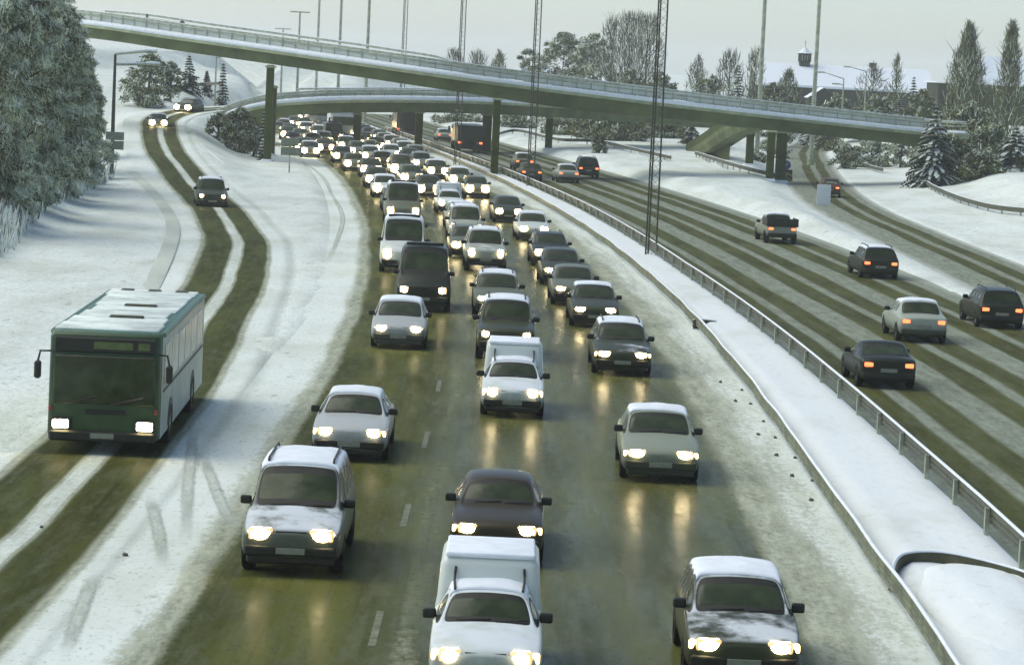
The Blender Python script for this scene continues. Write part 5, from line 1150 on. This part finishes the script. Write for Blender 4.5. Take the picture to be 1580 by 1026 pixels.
# the bus
def bus():
    pf = G(157, 702); k = min(range(len(RAMP)), key=lambda i: abs(RAMP[i].y - (pf.y + 5.5))); d = RAMP[k - 14] - RAMP[k + 14]; yaw = math.atan2(d.y, d.x)
    L, W, H = 11.8, 2.5, 2.95; fw = Vector((math.cos(yaw), math.sin(yaw), 0)); c = Vector((pf.x, pf.y, 0)) - fw * L / 2
    t = thing("city_bus", "green fronted city bus with a snow streaked roof coming down the ramp", "bus", c, yaw)
    t.scale = (1, 1, 0.94)
    gF, gS = plain("bus_green", (0.026, 0.066, 0.018), 0.4, var=0.2, scale=2), plain("bus_pale_side", (0.36, 0.42, 0.36), 0.45, var=0.15, scale=1.5)
    gR = plain("bus_roof_green", (0.06, 0.15, 0.075), 0.4, var=0.2)
    xf = L / 2
    bm = bmesh.new(); rbox(bm, (-0.15, 0, 1.62), (L - 0.3, W, 2.56), 0.10, 3)
    bmesh.ops.recalc_face_normals(bm, faces=bm.faces); bm.normal_update()
    for f in bm.faces:
        z = f.calc_center_median().z
        f.material_index = 1 if abs(f.normal.y) > 0.8 else 0
        if z > 2.82 or (abs(f.normal.y) <= 0.8 and z > 2.8): f.material_index = 2
    me = bm_mesh(bm, "body", [gF, gS, gR]); link("body", me, t)
    bm = bmesh.new()
    def tp(q): 
        if q.x > 0 and q.z > 0.3: q.x -= 0.10
    rbox(bm, (xf - 0.14, 0, 1.62), (0.36, W * 0.985, 2.50), 0.12, 3, tp); link("front_panel", bm_mesh(bm, "front_panel", gF), t)
    panel("windscreen", t, (xf + 0.03, 0, 1.78), (0.07, W * 0.90, 1.15), M_GLASS, 0.03)
    ds = panel("destination_display", t, (xf - 0.01, 0, 2.60), (0.08, W * 0.90, 0.36), M_TRIM, 0.03)
    mdisp = plain("display_text", (0.10, 0.14, 0.035), 0.5, var=0.2)
    for yc, wd in ((0.86, 0.26), (0.18, 0.86)): panel('display_strip', ds, (xf + 0.032, yc, 2.60), (0.006, wd, 0.17), mdisp, 0.0)
    for i in range(6):
        for sy in (-1, 1): panel("side_window", t, (xf - 1.55 - i * 1.72, sy * (W / 2 + 0.004), 2.12), (1.60, 0.03, 0.92), M_GLASSB, 0.01)
    for sy in (-1, 1):
        panel("belt_stripe", t, (-0.2, sy * (W / 2 + 0.006), 1.50), (L - 0.9, 0.025, 0.05), M_TRIM, 0.0); panel("roof_edge", t, (-0.2, sy * (W / 2 - 0.03), 2.84), (L - 0.6, 0.12, 0.14), gR, 0.04)
        panel("door_mirror", t, (xf + 0.22, sy * (W / 2 + 0.20), 2.0), (0.16, 0.15, 0.42), M_TRIM, 0.04)
        mb = MB(); mb.tube([(xf - 0.05, sy * (W / 2 - 0.04), 2.42), (xf + 0.22, sy * (W / 2 + 0.15), 2.44), (xf + 0.22, sy * (W / 2 + 0.20), 2.2)], 0.025, 6); mb.build("mirror_arm", M_TRIM, t)
        h = link("headlight", rbm("headlight", M_HEAD, [((0, 0, 0), (0.10, 0.36, 0.21))], 0.045, 3, True), t, (xf + 0.06, sy * 0.93, 0.72))
        panel('headlight_housing', t, (xf + 0.045, sy * 0.93, 0.72), (0.07, 0.46, 0.30), M_TRIM, 0.03)
        panel("indicator_lamp", t, (xf + 0.03, sy * 1.17, 1.08), (0.08, 0.08, 0.12), M_TAILOFF, 0.02)
        for sx in (xf - 2.6, xf - 8.6):
            kx = link("wheel", WHEEL_T, t, (sx, sy * (W / 2 - 0.13), 0.5)); link("rim", RIM_T, kx); link("wheel_arch", arch_mesh(0.62), t, (sx, sy * (W / 2 + 0.008), 0.52))
    panel("bumper", t, (xf + 0.04, 0, 0.45), (0.16, W * 0.95, 0.26), M_TRIM, 0.05); panel("number_plate", t, (xf + 0.13, 0, 0.47), (0.02, 0.52, 0.12), M_PLATE, 0.0)
    panel("vent", t, (xf + 0.045, 0.05, 1.02), (0.03, 0.9, 0.1), M_TRIM, 0.01)
    mb = MB()
    for y0 in (-0.85, 0.15): mb.tube([(xf + 0.10, y0, 1.20), (xf + 0.09, y0 + 0.75, 1.42)], 0.02, 4)
    mb.build("wiper", M_TRIM, t)
    r = random.Random(8)
    for i in range(7):
        x = xf - 0.9 - i * 1.62
        bm = bmesh.new(); rbox(bm, (x - 0.3, r.uniform(-0.05, 0.05), 2.915), (1.45, W * r.uniform(0.78, 0.93), 0.08), 0.035, 2)
        link("roof_snow", bm_mesh(bm, "roof_snow", M_BUSSNOW), t)
    for i in range(3): panel("roof_hatch", t, (xf - 11.35, -0.72 + i * 0.70, 2.94), (0.4, 0.36, 0.09), M_STEELD, 0.04)
    for x in (xf - 3.4, xf - 6.6): panel("roof_vent", t, (x, 0.1, 2.975), (0.25, 0.8, 0.07), M_STEELD, 0.03)
M_GLASSB = plain("frosted_bus_window", (0.30, 0.35, 0.30), 0.25, var=0.25, scale=1.5)
M_BUSSNOW = plain("thin_wet_roof_snow", (0.70, 0.78, 0.72), 0.7, 0.2, var=0.25, scale=1.2)
M_TAILOFF = plain("red_lamp_lens", (0.25, 0.03, 0.025), 0.3)
bus()
if __import__('os').environ.get('CHK'):
    for i in range(len(used)):
        for j in range(i):
            a, b = used[i], used[j]
            if abs(a[0] - b[0]) < 1.75 and -a[2] * 0 < 99:
                lo, hi = (a, b) if a[1] < b[1] else (b, a)
                if lo[1] + lo[2] > hi[1]: print("OVERLAP", round(lo[0], 1), round(lo[1], 1), lo[2], round(hi[0], 1), round(hi[1], 1), '|', lo[3], '|', hi[3])

# ------------------------------------------------------------------ haze
hb = bmesh.new(); rbox(hb, (0, 2190, 18.5), (1900, 4440, 41), 0.0, 1)
for f in list(hb.faces): pass
hm_ = bpy.data.materials.new("haze_air"); hm_.use_nodes = True; t_ = hm_.node_tree; t_.nodes.clear()
pv = t_.nodes.new("ShaderNodeVolumePrincipled"); pv.inputs["Density"].default_value = HAZE_D; pv.inputs["Color"].default_value = (0.97, 1.0, 1.0, 1); pv.inputs["Anisotropy"].default_value = 0.2
mo = t_.nodes.new("ShaderNodeOutputMaterial"); t_.links.new(pv.outputs[0], mo.inputs["Volume"])
hz_o = link("haze", bm_mesh(hb, "haze", hm_, False)); tag(hz_o, "thin winter haze over the motorway", "haze", kind="stuff")
